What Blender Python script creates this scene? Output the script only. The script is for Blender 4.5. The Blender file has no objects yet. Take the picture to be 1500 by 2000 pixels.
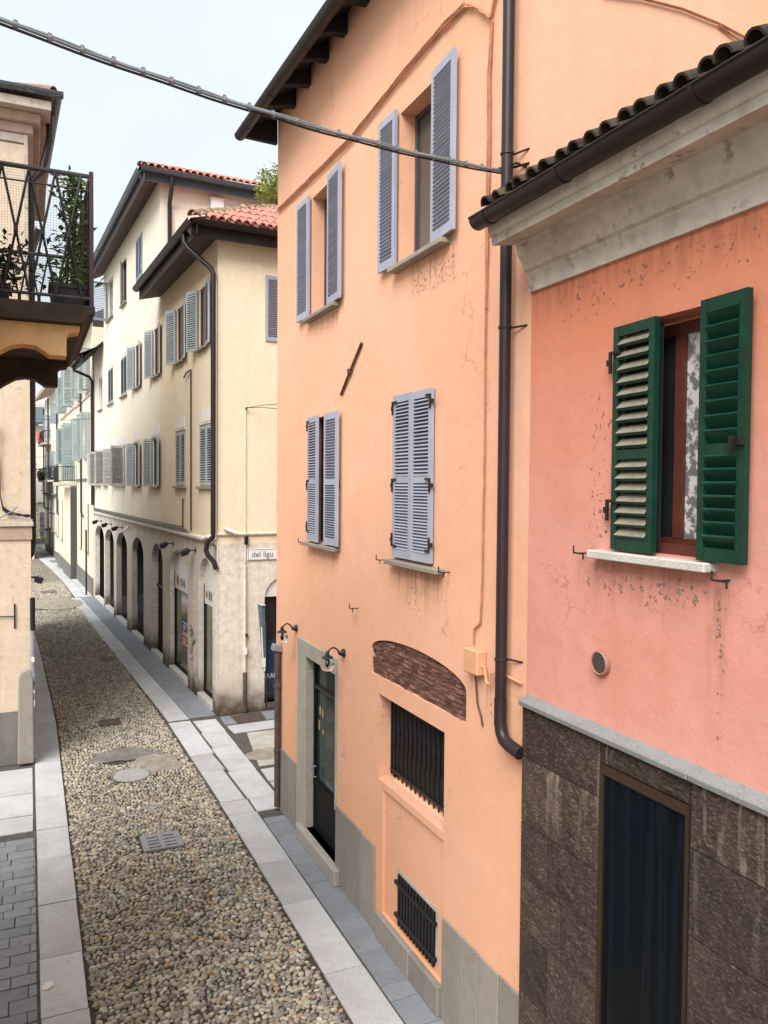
import bpy, bmesh, math, random
import numpy as np
from mathutils import Vector, Matrix, noise as mnoise

random.seed(7); RNG = np.random.default_rng(11)
PI = math.pi
S = bpy.context.scene
COL = S.collection

# ------------------------------------------------------------------ camera, world, sun, exposure
cam_d = bpy.data.cameras.new('camera'); cam = bpy.data.objects.new('camera', cam_d); COL.objects.link(cam)
cam_d.sensor_fit = 'HORIZONTAL'; cam_d.sensor_width = 36; cam_d.lens = 37.2
cam_d.clip_start = 0.05; cam_d.clip_end = 600
cam.matrix_world = Matrix(((0.912972, 0.005998, -0.407978, 0), (-0.407953, 0.031789, -0.912449, 0),
                           (0.007496, 0.999477, 0.031469, 5.0), (0, 0, 0, 1)))
S.camera = cam

SUN_EL, SUN_AZ = math.radians(46), math.radians(224)      # azimuth from +Y clockwise: behind and left of the view
w = bpy.data.worlds.new('World'); S.world = w; w.use_nodes = True
nt = w.node_tree; nt.nodes.clear()
out = nt.nodes.new('ShaderNodeOutputWorld'); bg = nt.nodes.new('ShaderNodeBackground')
sky = nt.nodes.new('ShaderNodeTexSky'); sky.sky_type = 'NISHITA'; sky.sun_disc = False
sky.sun_elevation = SUN_EL; sky.sun_rotation = SUN_AZ; sky.dust_density = 4; sky.air_density = 1.0
mx = nt.nodes.new('ShaderNodeMix'); mx.data_type = 'RGBA'; mx.inputs[0].default_value = 0.90
mx.inputs[7].default_value = (2.8, 3.0, 3.06, 1)           # even overcast veil
tc = nt.nodes.new('ShaderNodeTexCoord'); cn = nt.nodes.new('ShaderNodeTexNoise'); cn.inputs['Scale'].default_value = 2.2; cn.inputs['Detail'].default_value = 5
cr = nt.nodes.new('ShaderNodeMapRange'); cr.inputs[1].default_value = .3; cr.inputs[2].default_value = .7; cr.inputs[3].default_value = .90; cr.inputs[4].default_value = 1.06
cm = nt.nodes.new('ShaderNodeVectorMath'); cm.operation = 'SCALE'; cm.inputs[0].default_value = (2.7, 2.92, 3.0)
nt.links.new(tc.outputs['Generated'], cn.inputs['Vector']); nt.links.new(cn.outputs[0], cr.inputs[0]); nt.links.new(cr.outputs[0], cm.inputs[3]); nt.links.new(cm.outputs[0], mx.inputs[7])
nt.links.new(sky.outputs[0], mx.inputs[6]); nt.links.new(mx.outputs[2], bg.inputs[0])
bg.inputs[1].default_value = 0.10; nt.links.new(bg.outputs[0], out.inputs[0])

sun_d = bpy.data.lights.new('sun', 'SUN'); sun_d.energy = 1.5; sun_d.angle = math.radians(42); sun_d.color = (1, .97, .93)
sun = bpy.data.objects.new('sun', sun_d); COL.objects.link(sun)
sdir = Vector((math.sin(SUN_AZ) * math.cos(SUN_EL), math.cos(SUN_AZ) * math.cos(SUN_EL), math.sin(SUN_EL)))
sun.rotation_euler = sdir.to_track_quat('Z', 'Y').to_euler(); sun.location = (-6, -8, 16)

vs = S.view_settings
vs.view_transform = 'Standard'; vs.look = 'None'; vs.gamma = 1; vs.use_curve_mapping = False; vs.exposure = 1.82
S.cycles.max_bounces = 6; S.cycles.diffuse_bounces = 3; S.cycles.glossy_bounces = 3; S.cycles.transmission_bounces = 6
S.cycles.transparent_max_bounces = 8; S.cycles.use_denoising = True; S.cycles.caustics_reflective = False; S.cycles.caustics_refractive = False

# ------------------------------------------------------------------ materials
class NT:
    def __init__(s, name):
        s.m = bpy.data.materials.new(name); s.m.use_nodes = True
        s.t = s.m.node_tree; s.b = s.t.nodes['Principled BSDF']; s._c = None
    def n(s, t, **k):
        x = s.t.nodes.new(t)
        for a, v in k.items(): setattr(x, a, v)
        return x
    def L(s, a, b): s.t.links.new(a, b)
    def put(s, sock, v):
        if isinstance(v, (int, float)): sock.default_value = v
        elif isinstance(v, tuple): sock.default_value = v if len(v) == len(sock.default_value) else tuple(v) + (1,)
        else: s.L(v, sock)
    def co(s, rnd=False):
        if s._c is None:
            c = s.n('ShaderNodeTexCoord').outputs['Object']
            if rnd:
                oi = s.n('ShaderNodeObjectInfo').outputs['Random']
                k = s.n('ShaderNodeVectorMath', operation='SCALE'); k.inputs[0].default_value = (37, 53, 71); s.L(oi, k.inputs[3])
                a = s.n('ShaderNodeVectorMath', operation='ADD'); s.L(c, a.inputs[0]); s.L(k.outputs[0], a.inputs[1]); c = a.outputs[0]
            s._c = c
        return s._c
    def xyz(s): return s.n('ShaderNodeSeparateXYZ'), 
    def axes(s):
        x = s.n('ShaderNodeSeparateXYZ'); s.L(s.n('ShaderNodeTexCoord').outputs['Object'], x.inputs[0]); return x.outputs
    def scaled(s, v, k):
        m = s.n('ShaderNodeVectorMath', operation='MULTIPLY'); s.L(v, m.inputs[0]); m.inputs[1].default_value = k; return m.outputs[0]
    def noise(s, sc, det=4, rough=.55, vec=None, stretch=None):
        x = s.n('ShaderNodeTexNoise'); x.inputs['Scale'].default_value = sc; x.inputs['Detail'].default_value = det; x.inputs['Roughness'].default_value = rough
        v = vec if vec is not None else s.co()
        if stretch: v = s.scaled(v, stretch)
        s.L(v, x.inputs['Vector']); return x.outputs[0]
    def vor(s, sc, feature='F1', vec=None):
        x = s.n('ShaderNodeTexVoronoi', feature=feature); x.inputs['Scale'].default_value = sc
        s.L(vec if vec is not None else s.co(), x.inputs['Vector']); return x.outputs
    def ramp(s, f, stops, interp='LINEAR'):
        r = s.n('ShaderNodeValToRGB'); r.color_ramp.interpolation = interp; e = r.color_ramp.elements
        while len(e) < len(stops): e.new(.5)
        for i, (p, c) in enumerate(stops):
            e[i].position = p; e[i].color = (c, c, c, 1) if isinstance(c, (int, float)) else tuple(c) + (1,)
        s.L(f, r.inputs[0]); return r.outputs[0]
    def mix(s, f, a, b, mode='MIX'):
        x = s.n('ShaderNodeMix', data_type='RGBA', blend_type=mode); s.put(x.inputs[0], f); s.put(x.inputs[6], a); s.put(x.inputs[7], b); return x.outputs[2]
    def ma(s, op, a, b=0, c=None):
        x = s.n('ShaderNodeMath', operation=op); s.put(x.inputs[0], a); s.put(x.inputs[1], b)
        if c is not None: s.put(x.inputs[2], c)
        return x.outputs[0]
    def ss(s, v, a, b):
        x = s.n('ShaderNodeMapRange', interpolation_type='SMOOTHSTEP'); s.put(x.inputs[0], v); x.inputs[1].default_value = a; x.inputs[2].default_value = b; return x.outputs[0]
    def bump(s, h, strength=.3, dist=.01):
        x = s.n('ShaderNodeBump'); x.inputs['Strength'].default_value = strength; x.inputs['Distance'].default_value = dist
        s.L(h, x.inputs['Height']); s.L(x.outputs[0], s.b.inputs['Normal'])
    def fin(s, col, rough=.8, metal=0, spec=.5):
        s.put(s.b.inputs['Base Color'], col); s.put(s.b.inputs['Roughness'], rough); s.b.inputs['Metallic'].default_value = metal
        s.b.inputs['Specular IOR Level'].default_value = spec; return s.m

def plain(name, c, rough=.6, metal=0, var=.12, sc=6, bump=0, spec=.5, rnd=False):
    t = NT(name); t.co(rnd)
    f = t.noise(sc, 5)
    col = t.mix(t.ramp(f, [(.3, 0.), (.7, 1.)]), tuple(x * (1 - var) for x in c), tuple(min(1, x * (1 + var)) for x in c))
    if rnd:
        r = t.n('ShaderNodeObjectInfo').outputs['Random']
        col = t.mix(1.0, col, t.ramp(r, [(0, 1 - var), (1, 1 + var)]), 'MULTIPLY')
    if bump: t.bump(t.noise(sc * 12, 4), bump, .01)
    return t.fin(col, rough, metal, spec)

def stucco(name, base, alt, dark, stains=(), alt_scale=.7, dirt=.25, foot=None, bump=.3, bands=None, spots=.0, fade=None, chips=(), crack=0.):
    """plaster: two pigment tones in large clouds, fine mottling, run-off streaks under named sills, a soiled foot"""
    t = NT(name); t.co(); X, Y, Z = t.axes()
    col = t.mix(t.ramp(t.noise(alt_scale, 5, .6), [(.35, 0.), (.65, 1.)]), base, alt)
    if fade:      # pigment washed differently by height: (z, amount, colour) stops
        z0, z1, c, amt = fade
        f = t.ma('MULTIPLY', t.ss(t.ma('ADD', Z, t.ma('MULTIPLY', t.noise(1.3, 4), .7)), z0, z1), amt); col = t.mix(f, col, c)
    m = t.noise(7, 6, .65); col = t.mix(t.ramp(m, [(.42, 0.), (.75, dirt)]), col, dark)
    st = t.noise(1.0, 5, .6, stretch=(5, 5, .35)); col = t.mix(t.ramp(st, [(.5, 0.), (.8, dirt * .8)]), col, dark)
    pc = t.vor(.55, vec=t.scaled(t.co(), (1, 1, .8)))[1]; col = t.mix(1.0, col, t.ramp(pc, [(0, .955), (1, 1.035)]), 'MULTIPLY')
    fine = t.noise(60, 3); col = t.mix(t.ramp(fine, [(.3, .1), (.6, 0.)]), col, dark)
    run = t.ma('MULTIPLY', t.noise(1.0, 5, .75, stretch=(15, 15, 1.5)), t.ma('ADD', .55, t.ma('MULTIPLY', t.noise(3.1, 4, .7), .9)))
    for (u0, u1, zt, ln, k) in stains:
        f = t.ma('MULTIPLY', t.ss(X, u0 - .04, u0 + .1), t.ss(X, u1 + .04, u1 - .1))
        f = t.ma('MULTIPLY', f, t.ss(Z, zt - ln, zt)); f = t.ma('MULTIPLY', f, t.ma('LESS_THAN', Z, zt + .02))
        f = t.ma('MULTIPLY', f, t.ramp(run, [(.42, 0.), (.62, 1.)])); f = t.ma('MULTIPLY', f, k)
        col = t.mix(f, col, tuple(x * .3 + .02 for x in dark))
    if spots:
        v = t.noise(9, 3, .6); big = t.noise(1.6, 3)
        f = t.ma('MULTIPLY', t.ramp(v, [(.58, 0.), (.64, 1.)]), t.ramp(big, [(.48, 0.), (.58, spots)])); col = t.mix(f, col, (.16, .10, .075))
    if foot:
        z1, c, k = foot
        f = t.ma('MULTIPLY', t.ss(t.ma('ADD', Z, t.ma('MULTIPLY', t.ma('SUBTRACT', t.noise(3.5, 5, .7), .5), z1 * 1.4)), z1, 0), k); col = t.mix(f, col, c)
    for (u0, u1, z0, z1, k) in chips:
        bx = t.ma('MULTIPLY', t.ma('MULTIPLY', t.ss(X, u0 - .05, u0 + .08), t.ss(X, u1 + .05, u1 - .08)), t.ma('MULTIPLY', t.ss(Z, z0 - .1, z0 + .15), t.ss(Z, z1 + .05, z1 - .1)))
        n_ = t.ma('ADD', t.noise(24, 5, .62), t.ma('MULTIPLY', t.ma('SUBTRACT', bx, 1), .25)); 
        col = t.mix(t.ma('MULTIPLY', t.ramp(n_, [(k, 0.), (k + .025, 1.)]), bx), col, (.10, .055, .04)); col = t.mix(t.ma('MULTIPLY', t.ramp(n_, [(k + .05, 0.), (k + .07, 1.)]), bx), col, (.36, .29, .25))
    if crack:
        wv = t.n('ShaderNodeVectorMath', operation='ADD'); t.L(t.co(), wv.inputs[0]); nn = t.n('ShaderNodeTexNoise'); nn.inputs['Scale'].default_value = 2.5; nn.inputs['Detail'].default_value = 6; t.L(t.co(), nn.inputs['Vector']); t.L(nn.outputs[1], wv.inputs[1])
        cd = t.vor(.7, 'DISTANCE_TO_EDGE', vec=wv.outputs[0])[0]; f = t.ma('MULTIPLY', t.ramp(cd, [(.0, 1.), (.006, 0.)]), t.ramp(t.noise(.9, 3), [(.52, 0.), (.6, crack)])); col = t.mix(f, col, tuple(x * .35 for x in dark))
    t.bump(t.ma('ADD', t.ma('MULTIPLY', t.noise(2.2, 4), 1.2), t.ma('MULTIPLY', t.noise(45, 4), .25)), bump, .02)
    return t.fin(col, .88, spec=.25)

M = {}
M['orange'] = stucco('orange plaster', (.71, .385, .242), (.745, .425, .292), (.58, .285, .165),
    stains=[(6.55, 7.62, 4.21, .55, .75), (9.35, 10.3, 4.21, .32, .6), (6.3, 7.3, 7.2, .45, .5), (9.3, 10.3, 7.2, .3, .4), (5.68, 5.78, 3.4, .5, .8)], alt_scale=.5, dirt=.22, foot=(1.6, (.66, .32, .15), .55), bump=.45, crack=.5, chips=[(6.9, 7.4, 3.6, 4.1, .60), (9.9, 10.1, 3.9, 4.2, .6), (6.3, 7.3, 6.8, 7.2, .56), (9.3, 10.2, 6.95, 7.22, .58), (5.6, 5.75, 3.0, 3.4, .55)])
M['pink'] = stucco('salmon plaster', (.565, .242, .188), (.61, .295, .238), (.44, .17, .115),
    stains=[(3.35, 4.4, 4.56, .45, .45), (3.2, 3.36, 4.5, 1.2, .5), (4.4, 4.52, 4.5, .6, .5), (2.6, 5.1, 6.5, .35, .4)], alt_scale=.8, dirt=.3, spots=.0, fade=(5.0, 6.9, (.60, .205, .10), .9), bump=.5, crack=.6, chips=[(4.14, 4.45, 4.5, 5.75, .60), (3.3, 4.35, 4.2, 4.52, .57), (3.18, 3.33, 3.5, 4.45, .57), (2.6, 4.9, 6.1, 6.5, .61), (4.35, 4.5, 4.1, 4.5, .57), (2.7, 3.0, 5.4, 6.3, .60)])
M['cream'] = stucco('pale cream plaster', (.80, .72, .59), (.82, .755, .655), (.50, .38, .24),
    stains=[(u0, u1, 4.95, .5, .4) for (u0, u1) in ((.3, 1.55), (2.95, 4.1), (5.9, 8.0), (8.8, 11.1))] + [(.2, 6, 10.2, .8, .5)], alt_scale=.35, dirt=.22, crack=.4)
M['ochre'] = stucco('warm cream plaster', (.77, .65, .47), (.80, .69, .53), (.50, .34, .18), alt_scale=.4, dirt=.2)
M['arcade'] = stucco('grey beige plaster', (.66, .585, .50), (.72, .655, .585), (.28, .225, .17), stains=[(.0, 20, 3.72, .9, .45)], alt_scale=1.1, dirt=.5, foot=(.8, (.085, .06, .04), 1.), spots=.2)
M['cream2'] = stucco('old cream plaster', (.74, .67, .52), (.78, .72, .59), (.42, .36, .24), alt_scale=.6, dirt=.35)
M['white'] = stucco('pale plaster', (.74, .69, .60), (.78, .74, .66), (.5, .43, .33), alt_scale=.6, dirt=.3)
M['left'] = stucco('left house plaster', (.62, .50, .38), (.67, .56, .45), (.36, .27, .19), alt_scale=.8, dirt=.4, spots=.25, foot=(.5, (.3, .22, .15), .6))
M['balc_plaster'] = stucco('balcony plaster', (.70, .42, .17), (.66, .44, .22), (.22, .15, .09), alt_scale=2.5, dirt=.4)
M['cornice'] = stucco('cornice plaster', (.53, .475, .41), (.59, .535, .47), (.25, .21, .17), alt_scale=1.6, dirt=.5, spots=.6)
M['soffit_pl'] = stucco('rendered soffit', (.42, .31, .25), (.46, .35, .29), (.22, .15, .11), alt_scale=1.6, dirt=.4)
M['greyrender'] = stucco('grey render', (.17, .16, .14), (.21, .20, .18), (.09, .085, .08), alt_scale=1.2, dirt=.4)
M['darkrender'] = stucco('very dark grey render', (.065, .065, .06), (.085, .085, .08), (.04, .04, .04), alt_scale=1.2, dirt=.4)  # very dark grey tone, used for the wall core and one end wall
M['tower'] = stucco('rose plaster far', (.62, .46, .42), (.66, .50, .46), (.45, .33, .3), alt_scale=.6, dirt=.2)

def granite(name, c, rnd=True, rough=.7):
    t = NT(name); t.co(rnd)
    a = t.mix(t.ramp(t.noise(140, 2), [(.4, 0.), (.62, 1.)]), tuple(x * .78 for x in c), tuple(min(1, x * 1.18) for x in c))
    a = t.mix(t.ramp(t.noise(2.2, 6, .65), [(.4, 0.), (.75, .45)]), a, tuple(x * .55 for x in c))
    a = t.mix(t.ramp(t.noise(.9, 6, .7), [(.5, 0.), (.68, .4)]), a, tuple(x * .6 for x in c)); a = t.mix(t.ramp(t.noise(26, 3, .6), [(.66, 0.), (.74, .5)]), a, tuple(x * .35 for x in c)); a = t.mix(t.ramp(t.noise(11, 4, .6), [(.56, 0.), (.75, .45)]), a, tuple(x * .5 for x in (c[0] * 1.1, c[1], c[2] * .85)))
    r = t.n('ShaderNodeObjectInfo').outputs['Random']; a = t.mix(1.0, a, t.ramp(r, [(0, .88), (.5, 1.), (1, 1.10)]), 'MULTIPLY')
    t.bump(t.noise(60, 4), .25, .004); return t.fin(a, rough, spec=.35)
M['granite'] = granite('pale granite', (.50, .51, .53))
M['basalt'] = granite('blue grey paving stone', (.235, .255, .285))
M['sill'] = granite('weathered stone sill', (.30, .265, .215))
M['panelstone'] = granite('grey stone facing', (.28, .25, .22))
M['whitestone'] = granite('white stone step', (.58, .55, .50))
M['coping'] = granite('grey slate coping', (.25, .26, .265))
M['jamb'] = granite('door stone', (.36, .33, .285))
def cladding():
    t = NT('rough brown stone'); t.co(True); X, Y, Z = t.axes()
    a = t.mix(t.ramp(t.noise(3, 5, .6), [(.3, 0.), (.7, 1.)]), (.036, .023, .018), (.085, .052, .040))
    g = t.noise(1.0, 5, .75, stretch=(30, 30, 75)); a = t.mix(t.ramp(g, [(.52, 0.), (.72, .6)]), a, (.36, .27, .21)); a = t.mix(t.ramp(g, [(.34, .9), (.46, 0.)]), a, (.012, .008, .007))
    st = t.noise(1.0, 3, .5, stretch=(11, 11, .5)); a = t.mix(t.ma('MULTIPLY', t.ramp(st, [(.56, 0.), (.66, .5)]), t.ss(Z, 2.2, 3.2)), a, (.40, .33, .25))
    r = t.n('ShaderNodeObjectInfo').outputs['Random']; a = t.mix(1.0, a, t.ramp(r, [(0, .72), (1, 1.2)]), 'MULTIPLY')
    t.bump(g, .9, .03); return t.fin(a, .75, spec=.3)
M['clad'] = cladding()
def bricks():
    t = NT('chipped brick'); t.co(True)
    a = t.mix(t.ramp(t.noise(14, 5, .7), [(.35, 0.), (.65, 1.)]), (.27, .125, .095), (.46, .245, .19))
    g = t.noise(1.0, 4, .75, stretch=(70, 70, 22)); a = t.mix(t.ramp(g, [(.58, 0.), (.7, .8)]), a, (.48, .36, .28)); a = t.mix(t.ramp(g, [(.3, .8), (.45, 0.)]), a, (.06, .03, .025))
    r = t.n('ShaderNodeObjectInfo').outputs['Random']; a = t.mix(1.0, a, t.ramp(r, [(0, .65), (1, 1.25)]), 'MULTIPLY')
    t.bump(g, 1., .03); return t.fin(a, .9, spec=.2)
M['brick'] = bricks()
def tile(name, stops, moss=.0):
    t = NT(name); t.co(True)
    r = t.n('ShaderNodeObjectInfo').outputs['Random']; a = t.ramp(r, stops)
    a = t.mix(t.ramp(t.noise(9, 5, .65), [(.4, 0.), (.7, .7)]), a, tuple(x * .4 for x in stops[1][1]))
    if moss: a = t.mix(t.ramp(t.noise(5, 5, .65), [(.45, 0.), (.6, moss)]), a, (.17, .17, .07))
    t.bump(t.noise(40, 4), .3, .005); return t.fin(a, .85, spec=.25)
M['tile_dark'] = tile('weathered dark roof tile', [(0, (.028, .021, .017)), (.6, (.05, .036, .027)), (1, (.085, .055, .038))], .12)
M['tile_red'] = tile('red clay roof tile', [(0, (.50, .19, .145)), (.5, (.58, .25, .20)), (1, (.46, .21, .165))])
M['tile_mix'] = tile('faded roof tile', [(0, (.40, .13, .10)), (.35, (.28, .17, .13)), (.7, (.30, .23, .17)), (1, (.18, .12, .10))], .25)
M['tile_moss'] = tile('mossy ridge tile', [(0, (.34, .27, .18)), (1, (.24, .20, .12))], .9)
M['gutter'] = plain('dark brown metal', (.022, .015, .017), .45, .1, .15, 5, spec=.3)
M['gutter_blue'] = plain('grey blue sheet metal', (.075, .095, .11), .45, .2, .15, 5)
M['pipe'] = plain('brown painted downpipe', (.024, .016, .018), .4, .05, .15, 5, spec=.35)
M['pipe_far'] = plain('thin dark downpipe', (.03, .03, .034), .45, .1, .15, 5, spec=.3)
M['wood_dark'] = plain('dark eaves timber', (.012, .009, .011), .8, 0, .3, 9, .2)
M['wood_eave'] = plain('brown boarded soffit', (.075, .05, .046), .75, 0, .2, 9, .2)
M['iron'] = plain('black iron', (.015, .014, .015), .5, .3, .3, 20, .15)
M['rust'] = plain('rusty iron pipe', (.09, .062, .055), .7, .2, .4, 9, .3)
M['steel'] = plain('grey galvanised pipe', (.30, .32, .34), .45, .5, .2, 6)
M['shutter_blue'] = plain('lilac grey shutter paint', (.315, .335, .415), .55, 0, .08, 3, .05, rnd=True)
M['shutter_grey'] = plain('grey green shutter paint', (.37, .41, .42), .6, 0, .10, 4, rnd=True)
M['shutter_old'] = plain('weathered grey shutter', (.42, .41, .40), .7, 0, .25, 8)
M['shutter_teal'] = plain('pale teal shutter paint', (.24, .30, .30), .6, 0, .10, 4)
M['shutter_sky'] = plain('blue grey shutter paint', (.20, .26, .33), .6, 0, .10, 4)
M['green'] = plain('dark green gloss paint', (.003, .034, .021), .4, 0, .25, 7, .06, spec=.3)
M['green_edge'] = plain('worn green slat paint', (.005, .046, .029), .45, 0, .25, 7, .06, spec=.3)
M['dusty'] = plain('dusty pale slat top', (.20, .18, .135), .75, 0, .25, 30)
M['redwood'] = plain('red brown window frame', (.10, .028, .018), .45, 0, .2, 8)
M['frame_dark'] = plain('dark grey window frame', (.05, .05, .055), .5, 0, .15, 6)
M['frame_white'] = plain('white window frame', (.62, .62, .63), .55, 0, .08, 6)
M['frame_brown'] = plain('brown metal frame', (.032, .02, .011), .5, .1, .2, 6)
M['black_door'] = plain('black painted door', (.005, .005, .006), .6, 0, .2, 6, spec=.15)
M['lamp_iron'] = plain('dark blue cast iron', (.02, .02, .032), .4, .3, .2, 12)
M['cable_t'] = plain('painted cable terracotta', (.42, .17, .09), .8, 0, .25, 12)
M['cable_grey'] = plain('weathered grey cable', (.17, .175, .185), .55, 0, .2, 25)
M['cable_black'] = plain('black cable', (.018, .018, .02), .5, 0, .2, 25)
M['terracotta'] = plain('brown vent rim', (.30, .15, .11), .6, 0, .15, 7)
M['box_orange'] = plain('painted junction box', (.62, .33, .19), .6, 0, .06, 7)
M['mortar'] = plain('brown bedding mortar', (.06, .046, .032), .95, 0, .35, 12, .5)
M['joint'] = plain('dark joint dirt', (.075, .07, .06), .95, 0, .35, 12, .4)
M['cement'] = plain('sandy cement patch', (.27, .235, .19), .9, 0, .3, 4, .3)
M['cement_dark'] = plain('damp grey cement', (.16, .15, .135), .9, 0, .3, 4, .3)
M['concrete'] = plain('worn concrete', (.40, .38, .34), .9, 0, .25, 3, .3)
M['castiron'] = plain('grey cast iron cover', (.30, .30, .33), .55, .4, .2, 10, .2)
M['manhole'] = plain('grey stone manhole lid', (.34, .34, .33), .7, .1, .15, 10, .2)
M['rustplate'] = plain('rusty inspection plate', (.09, .06, .05), .7, .2, .3, 10, .3)
M['sign_white'] = plain('white enamel', (.70, .70, .70), .35, 0, .05, 8)
M['ink'] = plain('black lettering', (.02, .02, .025), .5, 0, .1, 8)
M['ink_blue'] = plain('dark blue border', (.03, .035, .08), .5, 0, .1, 8)
M['camwhite'] = plain('off white plastic', (.62, .61, .58), .4, 0, .06, 8)
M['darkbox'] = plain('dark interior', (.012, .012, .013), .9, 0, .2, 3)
M['red_cloth'] = plain('red cloth', (.62, .06, .07), .8, 0, .15, 12)
M['pot'] = plain('dark plastic planter', (.02, .018, .018), .6, 0, .2, 10)
M['rail_iron'] = plain('dark railing paint', (.022, .020, .020), .5, .2, .25, 14)
M['post_red'] = plain('red brown post', (.05, .02, .026), .5, .1, .2, 10)
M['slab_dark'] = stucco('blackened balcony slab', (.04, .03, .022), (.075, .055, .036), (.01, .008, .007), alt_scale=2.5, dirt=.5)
M['doorpurple'] = plain('grey violet door', (.17, .16, .20), .6, 0, .1, 4)
M['ornshutter'] = plain('orange shutter', (.60, .25, .10), .6, 0, .1, 4)
M['paper'] = plain('paper scrap', (.72, .70, .66), .8, 0, .1, 10)
M['post_yellow'] = plain('yellow poster print', (.42, .28, .08), .6, 0, .1, 10)
M['post_red2'] = plain('red poster print', (.36, .05, .05), .6, 0, .1, 10)
M['post_blue'] = plain('blue poster print', (.03, .07, .24), .6, 0, .1, 10)
M['logo'] = plain('orange brown logo', (.32, .15, .07), .6, 0, .1, 10)
M['fold'] = plain('slate blue folded cloth', (.09, .12, .17), .7, 0, .3, 5)
M['banner'] = plain('dark blue banner cloth', (.01, .03, .08), .7, 0, .3, 5)
M['bark'] = plain('brown stem', (.10, .07, .045), .85, 0, .2, 20)

def glass_dark(name, c, rough=.06, c2=None, spec=.6):
    t = NT(name); t.co()
    col = t.mix(t.ramp(t.noise(1.2, 4), [(.35, 0.), (.65, 1.)]), c, c2 or tuple(x * 1.6 for x in c))
    t.bump(t.noise(1.6, 2), .06, .02); return t.fin(col, rough, spec=spec)
M['lintel'] = plain('whitewashed lintel', (.72, .69, .68), .85, 0, .08, 4)
M['glass'] = glass_dark('dark window glass', (.014, .016, .018))
M['glass_grey'] = glass_dark('curtained grey glass', (.05, .05, .05), .15, (.09, .09, .09))
M['glass_teal'] = glass_dark('teal shop glass', (.010, .022, .025), .08, (.03, .048, .05), .4)
M['glass_shop'] = glass_dark('shop window glass', (.06, .075, .055), .08, (.13, .12, .07))
def striped_glass():
    t = NT('glass over dark striped curtain'); t.co(); v = t.noise(1.0, 3, .6, stretch=(13, 1, .35))
    return t.fin(t.ramp(v, [(.36, (.003, .0045, .006)), (.48, (.003, .006, .009)), (.55, (.004, .010, .018)), (.62, (.009, .008, .009)), (.7, (.003, .006, .008))]), .22, spec=.14)
M['glass_blue'] = striped_glass()
def clear_glass():
    t = NT('clear globe glass'); t.b.inputs['Transmission Weight'].default_value = 1; t.b.inputs['IOR'].default_value = 1.25
    return t.fin((.95, .95, .95), .02)
M['globe'] = clear_glass()
def lace():
    t = NT('lace curtain'); t.co(); a = t.ramp(t.noise(16, 5, .6), [(.47, (.16, .15, .16)), (.55, (.60, .58, .56))]); return t.fin(a, .5, spec=.5)
M['lace'] = lace()
def leafm(name, a, b):
    t = NT(name); v = t.n('ShaderNodeAttribute', attribute_name='rnd').outputs['Fac']
    t.b.inputs['Subsurface Weight'].default_value = 0
    return t.fin(t.mix(v, a, b), .55, spec=.4)
M['leaf'] = leafm('balcony leaves', (.03, .075, .018), (.16, .28, .06))
M['leaf_dark'] = leafm('dark leaves', (.012, .025, .012), (.03, .055, .025))
M['leaf_yel'] = leafm('yellow green leaves', (.13, .20, .03), (.34, .40, .07))
PEB = [(0, (.15, .145, .135)), (.07, (.26, .255, .245)), (.18, (.36, .345, .31)), (.31, (.47, .435, .36)), (.43, (.29, .29, .30)), (.52, (.56, .51, .41)),
       (.64, (.21, .20, .175)), (.71, (.42, .33, .22)), (.79, (.60, .56, .47)), (.89, (.37, .365, .34)), (.95, (.46, .30, .18)), (.975, (.68, .65, .58))]
PEB = [(p, tuple(x * .92 * k for x, k in zip(c, (1.0, .98, .93)))) for p, c in PEB]
def pebble(name, attr):
    t = NT(name); t.co(True)
    v = t.n('ShaderNodeAttribute', attribute_name='rnd').outputs['Fac'] if attr else t.n('ShaderNodeObjectInfo').outputs['Random']
    a = t.ramp(v, PEB, 'CONSTANT'); a = t.mix(t.ramp(t.noise(22, 4, .6), [(.4, 0.), (.7, .45)]), a, (.14, .115, .085)); a = t.mix(t.ramp(t.noise(1.1, 5, .6), [(.45, 0.), (.75, .4)]), a, (.33, .28, .21)) if attr else a; return t.fin(a, .62, spec=.35)
M['pebble'] = pebble('river pebble', False); M['pebble_a'] = pebble('river pebble bed', True)
def cobble_far():
    t = NT('distant cobbles'); t.co(); o = t.vor(13); a = t.ramp(o[1], PEB, 'CONSTANT')
    d = t.ramp(o[0], [(.3, 0.), (.62, 1.)]); a = t.mix(d, a, (.08, .07, .055)); t.bump(t.ma('SUBTRACT', 1, o[0]), .5, .03); return t.fin(a, .75, spec=.3)
M['cobble_far'] = cobble_far()

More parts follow.
